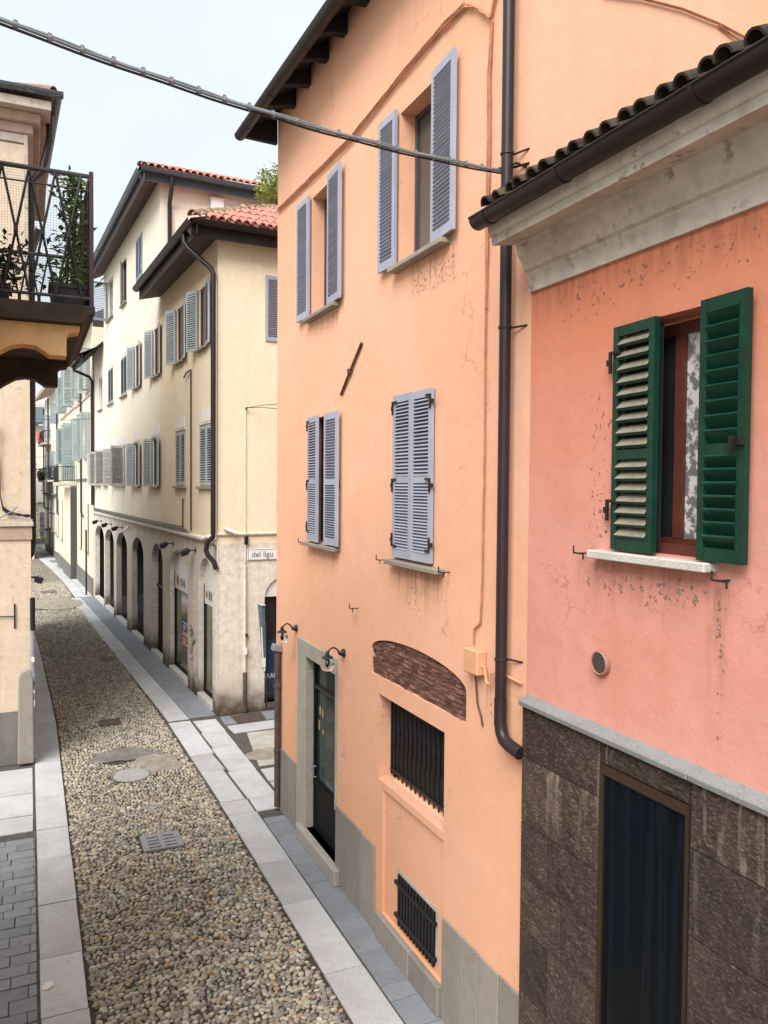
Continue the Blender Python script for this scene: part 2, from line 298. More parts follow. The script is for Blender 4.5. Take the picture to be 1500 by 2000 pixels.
# ------------------------------------------------------------------ mesh helpers
class MB:
    def __init__(s): s.v = []; s.f = []
    def add(s, vs, fs):
        o = len(s.v); s.v += [tuple(p) for p in vs]; s.f += [tuple(i + o for i in f) for f in fs]; return s
    def quad(s, a, b, c, d): return s.add([a, b, c, d], [(0, 1, 2, 3)])
    def box(s, x0, x1, y0, y1, z0, z1):
        return s.add([(x0, y0, z0), (x1, y0, z0), (x1, y1, z0), (x0, y1, z0), (x0, y0, z1), (x1, y0, z1), (x1, y1, z1), (x0, y1, z1)],
                     [(0, 3, 2, 1), (4, 5, 6, 7), (0, 1, 5, 4), (1, 2, 6, 5), (2, 3, 7, 6), (3, 0, 4, 7)])
    def obox(s, c, size, R=None):
        R = R or Matrix.Identity(3); c = Vector(c); h = [x / 2 for x in size]; P = []
        for z in (-1, 1):
            for (x, y) in ((-1, -1), (1, -1), (1, 1), (-1, 1)): P.append(c + R @ Vector((x * h[0], y * h[1], z * h[2])))
        return s.add(P, [(0, 3, 2, 1), (4, 5, 6, 7), (0, 1, 5, 4), (1, 2, 6, 5), (2, 3, 7, 6), (3, 0, 4, 7)])
    def tube(s, path, r, n=8, cap=True):
        P = [Vector(p) for p in path]; rr = r if isinstance(r, (list, tuple)) else [r] * len(P); rings = []
        up = Vector((0, 0, 1)); prev = None
        for i, p in enumerate(P):
            d = (P[min(i + 1, len(P) - 1)] - P[max(i - 1, 0)]).normalized()
            if prev is None: a = d.cross(up if abs(d.z) < .95 else Vector((1, 0, 0))).normalized()
            else: a = (prev - d * prev.dot(d)).normalized()
            prev = a; b = d.cross(a)
            rings.append([p + (a * math.cos(2 * PI * k / n) + b * math.sin(2 * PI * k / n)) * rr[i] for k in range(n)])
        V = [q for g in rings for q in g]; F = []
        for i in range(len(P) - 1):
            for k in range(n): F.append((i * n + k, i * n + (k + 1) % n, (i + 1) * n + (k + 1) % n, (i + 1) * n + k))
        if cap: F.append(tuple(reversed(range(n)))); F.append(tuple((len(P) - 1) * n + k for k in range(n)))
        return s.add(V, F)
    def sweep(s, prof, p0, p1, side, up, cap=True):
        side = Vector(side); up = Vector(up); n = len(prof); V = []
        for p in (Vector(p0), Vector(p1)): V += [p + side * a + up * b for a, b in prof]
        F = [(k, (k + 1) % n, n + (k + 1) % n, n + k) for k in range(n)]
        if cap: F += [tuple(reversed(range(n))), tuple(range(n, 2 * n))]
        return s.add(V, F)
    def lathe(s, prof, c, n=16, axis='z'):
        V = []; c = Vector(c)
        for (r, h) in prof:
            for k in range(n):
                a = 2 * PI * k / n; p = (r * math.cos(a), r * math.sin(a), h)
                if axis == 'y': p = (p[0], h, p[1])
                V.append(c + Vector(p))
        F = []
        for i in range(len(prof) - 1):
            for k in range(n): F.append((i * n + k, i * n + (k + 1) % n, (i + 1) * n + (k + 1) % n, (i + 1) * n + k))
        F.append(tuple(reversed(range(n)))); F.append(tuple((len(prof) - 1) * n + k for k in range(n)))
        return s.add(V, F)
    def mesh(s, name, mat, smooth=False, bevel=0):
        me = bpy.data.meshes.new(name); me.from_pydata(s.v, [], s.f); me.update()
        if bevel:
            bm = bmesh.new(); bm.from_mesh(me); bmesh.ops.recalc_face_normals(bm, faces=bm.faces)
            bmesh.ops.bevel(bm, geom=list(bm.edges), offset=bevel, segments=1, affect='EDGES', profile=.5); bm.to_mesh(me); bm.free()
        else:
            bm = bmesh.new(); bm.from_mesh(me); bmesh.ops.recalc_face_normals(bm, faces=bm.faces); bm.to_mesh(me); bm.free()
        if smooth:
            for p in me.polygons: p.use_smooth = True
            try: me.set_sharp_from_angle(angle=math.radians(40))
            except Exception: pass
        for x in (mat if isinstance(mat, list) else [mat]): me.materials.append(M[x])
        return me
    def build(s, name, mat, parent=None, smooth=False, bevel=0, loc=None, rot=None):
        return link(name, s.mesh(name, mat, smooth, bevel), parent, loc, rot)

def link(name, me, parent=None, loc=None, rot=None):
    o = bpy.data.objects.new(name, me); COL.objects.link(o)
    if parent is not None: o.parent = parent
    if loc is not None: o.location = loc
    if rot is not None: o.rotation_euler = rot
    return o
def tag(o, label=None, cat=None, group=None, kind=None):
    if label: o['label'] = label
    if cat: o['category'] = cat
    if group: o['group'] = group
    if kind: o['kind'] = kind
    return o
def thing(name, label, cat, loc=(0, 0, 0), rz=0, group=None):
    o = bpy.data.objects.new(name, None); COL.objects.link(o); o.location = loc; o.rotation_euler = (0, 0, rz); o.empty_display_size = .2
    return tag(o, label, cat, group)
def copy_tree(o, parent=None):
    c = o.copy(); COL.objects.link(c)
    if parent is not None: c.parent = parent
    for ch in list(o.children): copy_tree(ch, c)
    return c
def rnd_attr(me, vals):
    a = me.attributes.new('rnd', 'FLOAT', 'POINT'); a.data.foreach_set('value', np.asarray(vals, dtype=np.float32))

def wall(mb, u0, u1, z0, z1, holes=(), off=0., arch=()):
    """facade sheet at y=off with rectangular holes (u0,u1,z0,z1,depth) and their reveals; arch holes add (.., zspring)"""
    us = sorted({u0, u1, *[h[0] for h in holes], *[h[1] for h in holes]}); zs = sorted({z0, z1, *[h[2] for h in holes], *[h[3] for h in holes]})
    us = [u for u in us if u0 - 1e-6 <= u <= u1 + 1e-6]; zs = [z for z in zs if z0 - 1e-6 <= z <= z1 + 1e-6]
    for a, b in zip(us, us[1:]):
        for c, d in zip(zs, zs[1:]):
            m, k = (a + b) / 2, (c + d) / 2
            if any(h[0] < m < h[1] and h[2] < k < h[3] for h in holes): continue
            mb.quad((a, off, c), (b, off, c), (b, off, d), (a, off, d))
    for h in holes:
        a, b, c, d, dep = h[:5]; y = off - dep
        spring = h[5] if len(h) > 5 else None
        mb.quad((a, off, c), (a, y, c), (b, y, c), (b, off, c))
        top = d if spring is None else spring
        mb.quad((a, off, c), (a, off, top), (a, y, top), (a, y, c)); mb.quad((b, off, c), (b, y, c), (b, y, top), (b, off, top))
        if spring is None: mb.quad((a, off, d), (b, off, d), (b, y, d), (a, y, d))
        else:
            n = 14; cu, ru, rz = (a + b) / 2, (b - a) / 2, d - spring
            pts = [(cu - ru * math.cos(PI * i / n), spring + rz * math.sin(PI * i / n)) for i in range(n + 1)]
            for (p, q), (r, t) in zip(pts, pts[1:]):
                mb.quad((p, off, q), (r, off, t), (r, off, d), (p, off, d)); mb.quad((p, off, q), (p, y, q), (r, y, t), (r, off, t))
    return mb

SLAT = {}
def slat_mesh(L, d, th, mats):
    k = (round(L, 3), d, th, str(mats))
    if k not in SLAT:
        mb = MB(); mb.box(0, L, -d / 2, d / 2, -th / 2, th / 2); me = mb.mesh('slat', mats)
        if isinstance(mats, list):
            for p in me.polygons: p.material_index = 1 if p.normal.z > .9 else 0
        SLAT[k] = me
    return SLAT[k]
def shutter(par, u, off, z0, z1, w, ang, mat, n=(20, 16), single=False, tilt=38, slatmat=None, joined=False, th=.035, mid=.46, sw=.055, rails=(.075, .07, .09), d=.05, sth=.007, label=None):
    """one louvred leaf hinged at (u, off): runs along +x of its own frame turned by ang; slats are children (or one joined part when tiny)"""
    s = par; H = z1 - z0; mb = MB()
    mb.box(0, sw, -th / 2, th / 2, 0, H); mb.box(w - sw, w, -th / 2, th / 2, 0, H)
    zb, zt = rails[2], H - rails[0]
    mb.box(sw, w - sw, -th / 2 + .002, th / 2 - .002, 0, zb); mb.box(sw, w - sw, -th / 2 + .002, th / 2 - .002, zt, H)
    segs = []
    if single: segs = [(zb, zt, n[0] + n[1])]
    else:
        zm = H * mid; mb.box(sw, w - sw, -th / 2 + .002, th / 2 - .002, zm, zm + rails[1]); segs = [(zb, zm, n[1]), (zm + rails[1], zt, n[0])]
    o = mb.build('shutter', mat, s, loc=(u, off, z0), rot=(0, 0, ang))
    if label: o['label'] = label
    J = MB(); me = slat_mesh(w - 2 * sw + .004, d, sth, slatmat or mat)
    for (a, b, k) in segs:
        for i in range(k):
            z = a + (b - a) * (i + .5) / k; tl = math.radians(tilt + random.uniform(-3, 3))
            if joined: J.obox((w / 2, 0, z), (w - 2 * sw, d, .008), Matrix.Rotation(-tl, 3, 'X'))
            else: link('slat', me, o, (sw - .002, 0, z), (-tl, 0, 0))
    if joined: tag(J.build('slats', slatmat or mat, o), kind='stuff')
    return o

def tile_mesh(r, L, mat, n=6, name='roof_tile'):
    """coppo: tapered half-round clay tile, axis along +y (up the slope), open underside"""
    V = []; F = []; t = .014
    for (y, rr) in ((0, r), (L, r * .86)):
        for q in (rr, rr - t):
            for k in range(n + 1): a = PI * k / n; V.append((q * math.cos(a), y, q * math.sin(a)))
    m = n + 1
    for k in range(n):
        F += [(k, k + 1, 2 * m + k + 1, 2 * m + k), (m + k + 1, m + k, 3 * m + k, 3 * m + k + 1), (k, m + k, m + k + 1, k + 1), (2 * m + k, 2 * m + k + 1, 3 * m + k + 1, 3 * m + k)]
    F += [(0, 2 * m, 3 * m, m), (n, m + n, 3 * m + n, 2 * m + n)]
    mb = MB(); mb.add(V, F); return mb.mesh(name, mat, smooth=True)
def tiles(par, o, ax, up, ncol, nrow, sp, rl, me, keep=None, joined=None, jit=.012, name='roof_tile', start=0):
    """rows of cover tiles on the plane o + i*ax + j*up (unit vectors in the parent's frame)"""
    ax = Vector(ax).normalized(); up = Vector(up).normalized(); nz = ax.cross(up); R = Matrix((ax, up, nz)).transposed(); J = MB(); cnt = 0
    base = Vector(o)
    for i in range(ncol):
        for j in range(start, nrow):
            if keep and not keep(i, j): continue
            p = base + ax * ((i + .5) * sp + random.uniform(-jit, jit)) + up * (j * rl + random.uniform(-jit, jit)) + nz * (.012 * (j % 2) + .004)
            Rj = R @ Matrix.Rotation(random.uniform(-.05, .05), 3, 'Z') @ Matrix.Rotation(random.uniform(-.09, .09), 3, 'Y') @ Matrix.Rotation(random.uniform(-.01, .03), 3, 'X')
            if joined: J.add([Rj @ v.co + p for v in me.vertices], [tuple(f.vertices) for f in me.polygons])
            else: link(name, me, par, p, Rj.to_euler())
            cnt += 1
    if joined: tag(J.build(joined, me.materials[0].name and [k for k in M if M[k] == me.materials[0]][0], par, smooth=True), kind='stuff')
    return cnt
def gutter_prof(r, t=.008, n=8):
    o = [(r * math.cos(PI + PI * k / n), r * math.sin(PI + PI * k / n)) for k in range(n + 1)]
    i = [((r - t) * math.cos(PI + PI * k / n), (r - t) * math.sin(PI + PI * k / n)) for k in range(n, -1, -1)]
    return o + i
def foliage(n, pos, size, mat, name, parent=None, flat=.5):
    """leaf blades scattered by pos(i) -> (point, scale)"""
    V = []; F = []; R = []
    for i in range(n):
        p, sc = pos(i); L = size * sc * random.uniform(.6, 1.3); W = L * random.uniform(.3, .5)
        a = random.uniform(0, 2 * PI); e = random.uniform(-.7, .9)
        d = Vector((math.cos(a) * math.cos(e), math.sin(a) * math.cos(e), math.sin(e))); s = d.cross(Vector((random.uniform(-1, 1), random.uniform(-1, 1), 1))).normalized(); u = s.cross(d)
        p = Vector(p); o = len(V); V += [p, p + d * L * .5 + s * W * .5 + u * L * .06, p + d * L - u * L * .12, p + d * L * .5 - s * W * .5 + u * L * .06]
        F += [(o, o + 1, o + 2), (o, o + 2, o + 3)]; r = random.random(); R += [r] * 4
    me = bpy.data.meshes.new(name); me.from_pydata([tuple(v) for v in V], [], F); rnd_attr(me, R); me.materials.append(M[mat]); o = link(name, me, parent); tag(o, kind='stuff'); return o
def text(s, size, name, mat, parent, loc, rot, ext=.002, sx=1.):
    c = bpy.data.curves.new(name, 'FONT'); c.body = s; c.size = size; c.extrude = ext; c.resolution_u = 3; t = bpy.data.objects.new('tmp', c); COL.objects.link(t)
    dg = bpy.context.evaluated_depsgraph_get(); me = bpy.data.meshes.new_from_object(t.evaluated_get(dg)); bpy.data.objects.remove(t)
    me.transform(Matrix.Diagonal((sx, 1, 1, 1))); me.materials.clear(); me.materials.append(M[mat]); return link(name, me, parent, loc, rot)
FACE = (PI / 2, 0, PI)     # text standing on a facade frame, read from +y

# ------------------------------------------------------------------ ground, road, pavements
g = MB(); g.quad((-220, -80, -.09), (220, -80, -.09), (220, 420, -.09), (-220, 420, -.09)); tag(g.build('ground', 'concrete'), kind='structure')
RE = [(2.73, -3), (2.72, 11.8), (2.62, 17.1), (2.28, 25.2), (1.97, 33), (1.62, 42.6), (1.1, 51), (.39, 60), (-.6, 70), (-2.2, 82)]
LE = [(.52, -3), (.505, 12.7), (.50, 18), (.32, 24.4), (-.05, 35.1), (-.55, 43), (-1.2, 51), (-2.0, 60), (-3.1, 70), (-4.8, 82)]
def at(poly, y):
    for (a, b), (c, d) in zip(poly, poly[1:]):
        if b <= y <= d: return a + (c - a) * (y - b) / (d - b)
    return poly[-1][0]
road_m = MB()
ys = np.arange(-3, 82.1, 2.5)
def strip(mb, ya, yb, z):
    n = max(1, int((yb - ya) / 2)); Y = np.linspace(ya, yb, n + 1)
    for a, b in zip(Y, Y[1:]): mb.quad((at(LE, a) - .03, a, z), (at(RE, a) + .03, a, z), (at(RE, b) + .03, b, z), (at(LE, b) - .03, b, z))
    return mb
road = strip(MB(), -3, 44, -.024).build('road', 'mortar'); tag(road, kind='structure')
far = strip(MB(), 44, 82, -.004).build('cobble_bed', 'cobble_far', road); tag(far, kind='stuff')

def pebble_mesh(sub, seed):
    r = random.Random(seed); bm = bmesh.new(); bmesh.ops.create_icosphere(bm, subdivisions=sub, radius=1)
    k = [r.uniform(.82, 1.15) for _ in range(6)]
    for v in bm.verts:
        c = v.co; f = 1 + .10 * math.sin(c.x * 2.1 + k[0] * 9) + .08 * math.sin(c.y * 2.7 + k[1] * 7)
        v.co = Vector((c.x * f, c.y * f * k[2], c.z * (1 + .1 * math.sin(c.x * 3 + k[3] * 5))))
    me = bpy.data.meshes.new('pebble'); bm.to_mesh(me); bm.free()
    for p in me.polygons: p.use_smooth = True
    return me
PV = [pebble_mesh(2, i) for i in range(6)]; PL = [pebble_mesh(1, 20 + i) for i in range(4)]
for me in PV: me.materials.append(M['pebble'])
def in_patch(x, y):
    if (x - 1.58) ** 2 + (y - 14.12) ** 2 < .345 ** 2: return True
    if 1.37 < x < 1.97 and 11.02 < y < 11.63: return True
    e = ((x - 1.62) / .60) ** 2 + ((y - 15.25) / .52) ** 2 + .22 * math.sin(x * 9 + y * 5)
    f = ((x - 2.10) / .40) ** 2 + ((y - 14.60) / .44) ** 2 + .22 * math.sin(x * 7 - y * 6)
    if e < .75 or f < .75: return True
    if 1.32 < x < 1.74 and 17.25 < y < 17.7: return True
    return False
def pebbles():
    out = []; y = 5.6
    while y < 44:
        x0, x1 = at(LE, y) + .03, at(RE, y) - .03; x = x0 + random.uniform(0, .04); row = .0435 if y < 24 else .056
        while x < x1:
            edge = min(x - x0, x1 - x) < .10
            s = random.gauss(1, .20); s = min(1.5, max(.6, s)); q = 1. if y < 24 else 1.25; s = s * q; a, b = .0305 * s, .0218 * s * random.uniform(.85, 1.2)
            ang = random.gauss(0, .12) if edge else random.gauss(.15, .55)
            px, py = x + random.uniform(-.010, .010), y + (0 if edge else random.uniform(-.014, .014))
            if not in_patch(px, py) and random.random() > .02 and not (random.random() < .8 and (34.2 < py < 38.0)): out.append((px, py, ang, a, b, .020 * s, random.uniform(-.004, .008) - .010 * max(0, mnoise.noise((px * 1.1, py * .5, 0)))))
            x += (.0585 if y < 24 else .078) + random.uniform(-.010, .010)
        y += row
    return out
PB = pebbles()
near = sorted([p for p in PB if p[0] < 2.73], key=lambda p: p[1] - .0 * p[0])
# the pebbles that stand largest in the picture (nearest ones inside the frame) are single stones
near = [p for p in near if p[1] > 6.62 + (2.72 - p[0]) * .43][:300]; near_set = set(map(id, near))
def place(p):
    px, py, ang, a, b, h, dz = p
    return Matrix.Translation((px, py, dz - .016)) @ Matrix.Rotation(ang, 4, 'Z') @ Matrix.Rotation(random.uniform(-.15, .15), 4, 'X') @ Matrix.Diagonal((a, b, h, 1))
for i, p in enumerate(near):
    o = link('pebble', PV[i % 6], road); o.matrix_local = place(p)
VV = []; FF = []; RR = []; off = 0
arrs = {id(m): (np.array([tuple(v.co) for v in m.vertices]), np.array([tuple(f.vertices) for f in m.polygons])) for m in PV + PL}
for p in PB:
    if id(p) in near_set: continue
    m = random.choice(PV) if p[1] < 13 else random.choice(PL); v, f = arrs[id(m)]; T = np.array(place(p))
    VV.append(v @ T[:3, :3].T + T[:3, 3]); FF.append(f + off); off += len(v); RR.append(np.full(len(v), random.random()))
VV = np.concatenate(VV); FF = np.concatenate(FF); RR = np.concatenate(RR)
me = bpy.data.meshes.new('pebble_bed'); me.vertices.add(len(VV)); me.vertices.foreach_set('co', VV.ravel()); me.loops.add(FF.size); me.loops.foreach_set('vertex_index', FF.ravel())
me.polygons.add(len(FF)); me.polygons.foreach_set('loop_start', np.arange(0, FF.size, 3)); me.polygons.foreach_set('use_smooth', np.ones(len(FF), dtype=bool)); me.update(); me.validate()
rnd_attr(me, RR); me.materials.append(M['pebble_a']); tag(link('pebble_bed', me, road), kind='stuff')

def blob(cx, cy, rx, ry, z, amp, n=40, seed=0):
    r = random.Random(seed); ph = [r.uniform(0, 6) for _ in range(4)]; P = []
    for k in range(n):
        a = 2 * PI * k / n; f = 1 + amp * (math.sin(2 * a + ph[0]) + .7 * math.sin(3 * a + ph[1]) + .5 * math.sin(5 * a + ph[2]) + .4 * math.sin(9 * a + ph[3]))
        P.append((cx + rx * f * math.cos(a), cy + ry * f * math.sin(a), z))
    mb = MB(); mb.add(P + [(cx, cy, z + .012)], [(k, (k + 1) % n, n) for k in range(n)]); return mb
blob(1.62, 15.3, .58, .42, -.006, .12, n=70, seed=3).build('cement_patch', 'cement_dark', road)
blob(2.08, 14.6, .46, .46, -.004, .12, n=70, seed=5).build('cement_patch', 'cement', road)
blob(1.0, 36, 1.0, 1.9, .006, .05, seed=9).build('cement_patch', 'cement', road)
for (x, y, rx, ry, sd) in ((1.53, 17.5, .2, .2, 1), (2.0, 24.0, .2, .28, 2), (.75, 30.5, .3, .3, 4), (.8, 40, .35, .5, 6)):
    c = MB(); c.box(x - rx, x + rx, y - ry, y + ry, -.03, .006); tag(c.build('inspection_plate', 'rustplate', bevel=.004), ['dark rusty inspection plate in the cobbles above the cement patch', 'small dark plate in the cobbles beside the arcade kerb', 'dark plate in the far cobbles near the left kerb', 'most distant dark plate in the cobbles past the bend'][(1, 2, 4, 6).index(sd)], 'inspection cover', 'dark plates set in the cobbles')
# manhole lid and drain grate
mh = thing('manhole_cover', 'round pale grey manhole lid set in the cobbles', 'manhole', (1.58, 14.12, 0))
c = MB(); c.lathe([(.30, -.05), (.30, .008), (.296, .012)], (0, 0, 0), 40); c.build('lid', 'manhole', mh)
c = MB()
for k in range(40):
    a, b = 2 * PI * k / 40, 2 * PI * (k + 1) / 40
    for (r0, r1, z0, z1) in ((.312, .335, .006, .006),): c.quad((r0 * math.cos(a), r0 * math.sin(a), z0), (r1 * math.cos(a), r1 * math.sin(a), z1), (r1 * math.cos(b), r1 * math.sin(b), z1), (r0 * math.cos(b), r0 * math.sin(b), z0))
c.build('rim', 'castiron', mh)
dg_ = thing('drain_grate', 'square grey iron drain grate with eight slots in the cobbles', 'drain grate', (1.67, 11.32, 0))
c = MB(); xs = [-.27, -.19, -.03, .03, .19, .27]; ysl = [-.26, -.20, -.165, -.095, -.06, .01, .045, .115, .15, .26]
for i in range(len(ysl) - 1):
    if i % 2 == 0: c.box(-.27, .27, ysl[i], ysl[i + 1], -.03, .010)
    else:
        for (a, b) in ((-.27, -.19), (-.03, .03), (.19, .27)): c.box(a, b, ysl[i], ysl[i + 1], -.03, .010)
c.build('grate', 'castiron', dg_)
c = MB(); c.box(-.20, .20, -.21, .16, -.05, -.028); c.build('sump', 'darkbox', dg_)

def slab(par, pts, mat, z=None, name='paving_slab', gap=.006, th=.05, bev=.004):
    """one paving stone from four ground corners (shrunk by the joint), bevelled edge"""
    c = Vector((sum(p[0] for p in pts) / 4, sum(p[1] for p in pts) / 4)); z = random.uniform(-.002, .003) if z is None else z; P = []
    for p in pts:
        d = Vector(p) - c; L = d.length; P.append(d * (1 - gap * 1.4 / L) + Vector((random.uniform(-.004, .004), random.uniform(-.006, .006))))
    V = [(p.x, p.y, -th) for p in P] + [(p.x, p.y, 0) for p in P]; mb = MB(); mb.add(V, [(3, 2, 1, 0), (4, 5, 6, 7), (0, 1, 5, 4), (1, 2, 6, 5), (2, 3, 7, 6), (3, 0, 4, 7)])
    o = mb.build(name, mat, par, bevel=bev, loc=(c.x, c.y, z), rot=(random.uniform(-.002, .002), random.uniform(-.002, .002), 0)); return o
# right-hand pavement
pav = MB()
for (x0, x1, y0, y1) in ((2.74, 3.6, -3, 12.2), (2.66, 9, 12.2, 17.2)): pav.quad((x0, y0, -.014), (x1, y0, -.014), (x1, y1, -.014), (x0, y1, -.014))
for a, b in zip(ys, ys[1:]):
    if b > 17: pav.quad((at(RE, a) + .035, a, -.0145), (at(RE, a) + 1.3, a, -.0145), (at(RE, b) + 1.3, b, -.0145), (at(RE, b) + .035, b, -.0145))
pav = pav.build('pavement', 'joint'); tag(pav, kind='structure')
J = [3.0, 4.6, 6.1, 7.53, 9.0, 10.1, 11.8]
for a, b in zip(J, J[1:]): slab(pav, [(2.735, a), (3.165, a), (3.165, b), (2.73, b)], 'granite')
y = 4.0
while y < 11.5:
    L = random.choice((.21, .25, .3, .42)); slab(pav, [(3.18, y), (3.522, y), (3.522, min(11.75, y + L)), (3.18 + .0, min(11.75, y + L))], 'basalt', name='paving_stone', gap=.004); y += L
slab(pav, [(2.725, 11.8), (3.15, 11.8), (3.15, 12.33), (2.71, 12.35)], 'granite'); slab(pav, [(3.17, 11.8), (3.9, 11.8), (3.9, 12.28), (3.17, 12.33)], 'granite')
for a, b in ((12.35, 13.8), (13.8, 14.72), (14.72, 16.97)): slab(pav, [(at(RE, a) + .02, a), (3.13, a), (3.09, b), (at(RE, b) + .02, b)], 'granite')
for a, b in ((12.33, 13.62), (13.62, 15.0), (15.0, 16.0), (16.0, 16.9)): slab(pav, [(3.17, a), (3.64, a - .02), (3.63, b), (3.14, b)], 'granite', gap=.009)
slab(pav, [(3.68, 12.4), (4.6, 12.5), (4.6, 12.95), (3.68, 12.9)], 'granite'); slab(pav, [(3.68, 12.95), (5.2, 13.0), (5.2, 13.6), (3.7, 13.55)], 'granite')
slab(pav, [(3.75, 15.75), (5.9, 15.85), (5.9, 16.38), (3.72, 16.3)], 'granite'); slab(pav, [(5.9, 15.85), (8.5, 15.95), (8.5, 16.45), (5.92, 16.38)], 'granite')
c = MB(); c.add([(3.72, 13.7, -.004), (9, 13.7, -.004), (9, 15.7, -.004), (4.0, 15.68, -.004), (3.9, 15.0, -.004)], [(0, 1, 2, 3, 4)]); c.build('concrete_patch', 'concrete', pav)
blob(4.05, 14.3, .42, .36, -.002, .09, seed=21).build('soil_patch', 'cement', pav)
slab(pav, [(3.72, 16.4), (3.98, 16.4), (3.95, 17.0), (3.74, 17.0)], 'basalt', name='paving_stone'); slab(pav, [(4.62, 16.42), (6.6, 16.45), (6.6, 17.05), (4.66, 17.05)], 'basalt', name='paving_stone')
c = MB(); c.add([(3.99, 16.38, .002), (4.56, 16.46, .002), (4.63, 17.0, .002), (4.02, 16.85, .002), (3.99, 16.38, -.03), (4.56, 16.46, -.03), (4.63, 17.0, -.03), (4.02, 16.85, -.03)], [(0, 1, 2, 3), (0, 4, 5, 1), (1, 5, 6, 2), (2, 6, 7, 3), (3, 7, 4, 0)])
tag(c.build('inspection_plate', 'rustplate'), 'rusty plate in the side street paving at the corner of the arcaded house', 'inspection cover', 'dark plates set in the cobbles')
# kerb along the arcade in the arcade's own direction, then on round the bend
BO = Vector((3.711, 17.085)); BA = math.radians(92.955); BD = Vector((math.cos(BA), math.sin(BA))); BN = Vector((-BD.y, BD.x))
def bp(u, o): p = BO + BD * u + BN * o; return (p.x, p.y)
us = [.05, 1.25, 2.55, 4.3, 6.0, 8.1, 9.8, 11.9, 13.6, 15.5, 17.2, 18.9, 20.4]
for a, b in zip(us, us[1:]): slab(pav, [bp(a, 1.05), bp(a, .60), bp(b, .60), bp(b, 1.04)], 'granite')
u = .1
while u < 20:
    L = random.uniform(.8, 1.5); slab(pav, [bp(u, .59), bp(u, .01), bp(min(20.4, u + L), .01), bp(min(20.4, u + L), .59)], 'basalt', name='paving_stone', gap=.005); u += L
y = 37.6
while y < 78:
    L = random.uniform(1.6, 2.2); a, b = at(RE, y), at(RE, y + L); slab(pav, [(a + .03, y), (a + .50, y), (b + .50, y + L), (b + .03, y + L)], 'granite'); slab(pav, [(a + .51, y), (a + 1.2, y), (b + 1.2, y + L), (b + .51, y + L)], 'granite' if random.random() < .6 else 'basalt', name='paving_stone'); y += L
# left-hand pavement
pl = MB(); pl.quad((-6, -3, -.014), (.50, -3, -.014), (.485, 15.5, -.014), (-6, 15.5, -.014))
for a, b in zip(ys, ys[1:]):
    if b > 15: pl.quad((at(LE, a) - 1.2, a, -.0145), (at(LE, a) - .035, a, -.0145), (at(LE, b) - .035, b, -.0145), (at(LE, b) - 1.2, b, -.0145))
pl = pl.build('left_pavement', 'joint'); tag(pl, kind='structure')
J = [3.8, 5.3, 6.8, 7.93, 8.95, 10.12, 11.36, 12.36, 13.65, 15.39, 17.9, 20.6, 24.4, 28, 31.5, 35, 39, 43]
for a, b in zip(J, J[1:]): slab(pl, [(at(LE, a) - .44, a), (at(LE, a) - .015, a), (at(LE, b) - .015, b), (at(LE, b) - .44, b)], 'granite')
y = 4.2; k = 0
while y < 12.1:
    h = random.uniform(.17, .23); x = .035 - (.20 if k % 2 else 0) - random.uniform(0, .08); e = .045
    while e > -.5:
        slab(pl, [(x, y), (e, y + .012), (e, min(12.3, y + h)), (x, min(12.3, y + h))], 'basalt', name='paving_sett', gap=.004); e = x; x = max(-.56, x - random.uniform(.28, .42))
        if e - x < .12: break
    y += h; k += 1
for a, b in ((12.36, 12.98), (12.98, 13.92), (13.92, 15.2)):
    x = .03
    for L in (1.3, 1.1, 1.4, 1.2): slab(pl, [(x - L, a), (x, a + .03), (x, b), (x - L, b)], 'granite'); x -= L
y = 15.55
while y < 30: slab(pl, [(at(LE, y) - .62, y), (at(LE, y) - .46, y), (at(LE, y + .5) - .46, y + .5), (at(LE, y + .5) - .62, y + .5)], 'basalt', name='paving_sett'); y += .5
c = MB(); c.add([(.08, 8.40, .006), (.13, 8.36, .012), (.20, 8.42, .006), (.19, 8.47, .02), (.12, 8.50, .007)], [(0, 1, 2, 3, 4)]); tag(c.build('paper_scrap', 'paper'), 'crumpled white scrap of paper lying on the left kerb slabs', 'litter')

# ------------------------------------------------------------------ orange house (facade x = 3.53, u = distance down the street)
OH = thing('orange_house', 'tall orange plastered house with lilac grey louvred shutters', 'house', (3.53, 0, 0), PI / 2)
AU0, AU1, AZ0, AZ1, AZS = 6.075, 8.21, 2.905, 3.375, 3.19      # bare brick lunette
holes = [(9.64, 10.34, 7.30, 8.90, .22), (6.75, 7.55, 7.30, 8.86, .22), (9.70, 10.37, 4.25, 5.92, .20), (6.73, 7.57, 4.25, 5.92, .20),
         (AU0, AU1, AZ0, AZ1, .05, AZS), (6.47, 8.0, 1.76, 2.71, .22), (6.47, 7.87, .30, 1.685, .035), (9.33, 10.50, .20, 2.66, .28)]
m = MB(); wall(m, 5.02, 12.0, 0, 10.95, holes)
m.box(5.3, 11.8, -.5, -.45, 2.8, 10.6)
# sloping ledge of the barred window and the panel under it, with the vent hole cut in it
wall(m, 6.47, 7.87, .30, 1.685, [(6.66, 7.52, .36, .90, .16)], off=-.035)
m.quad((6.47, 0, 1.69), (7.87, 0, 1.69), (7.87, -.2, 1.80), (6.47, -.2, 1.80))
# gable walls
m.quad((12.0, 0, 0), (12.0, -7, 0), (12.0, -7, 12.5), (12.0, 0, 10.9)); m.quad((5.02, 0, 0), (5.02, -2.17, 0), (5.02, -2.17, 11.9), (5.02, 0, 10.9))
m.quad((5.02, -2.17, 0), (4.9, -2.17, 0), (4.9, -2.17, 12.0), (5.02, -2.17, 11.9)); m.quad((4.9, -2.17, 0), (4.9, -7, 0), (4.9, -7, 12.6), (4.9, -2.17, 12.0))
m.build('wall', 'orange', OH)
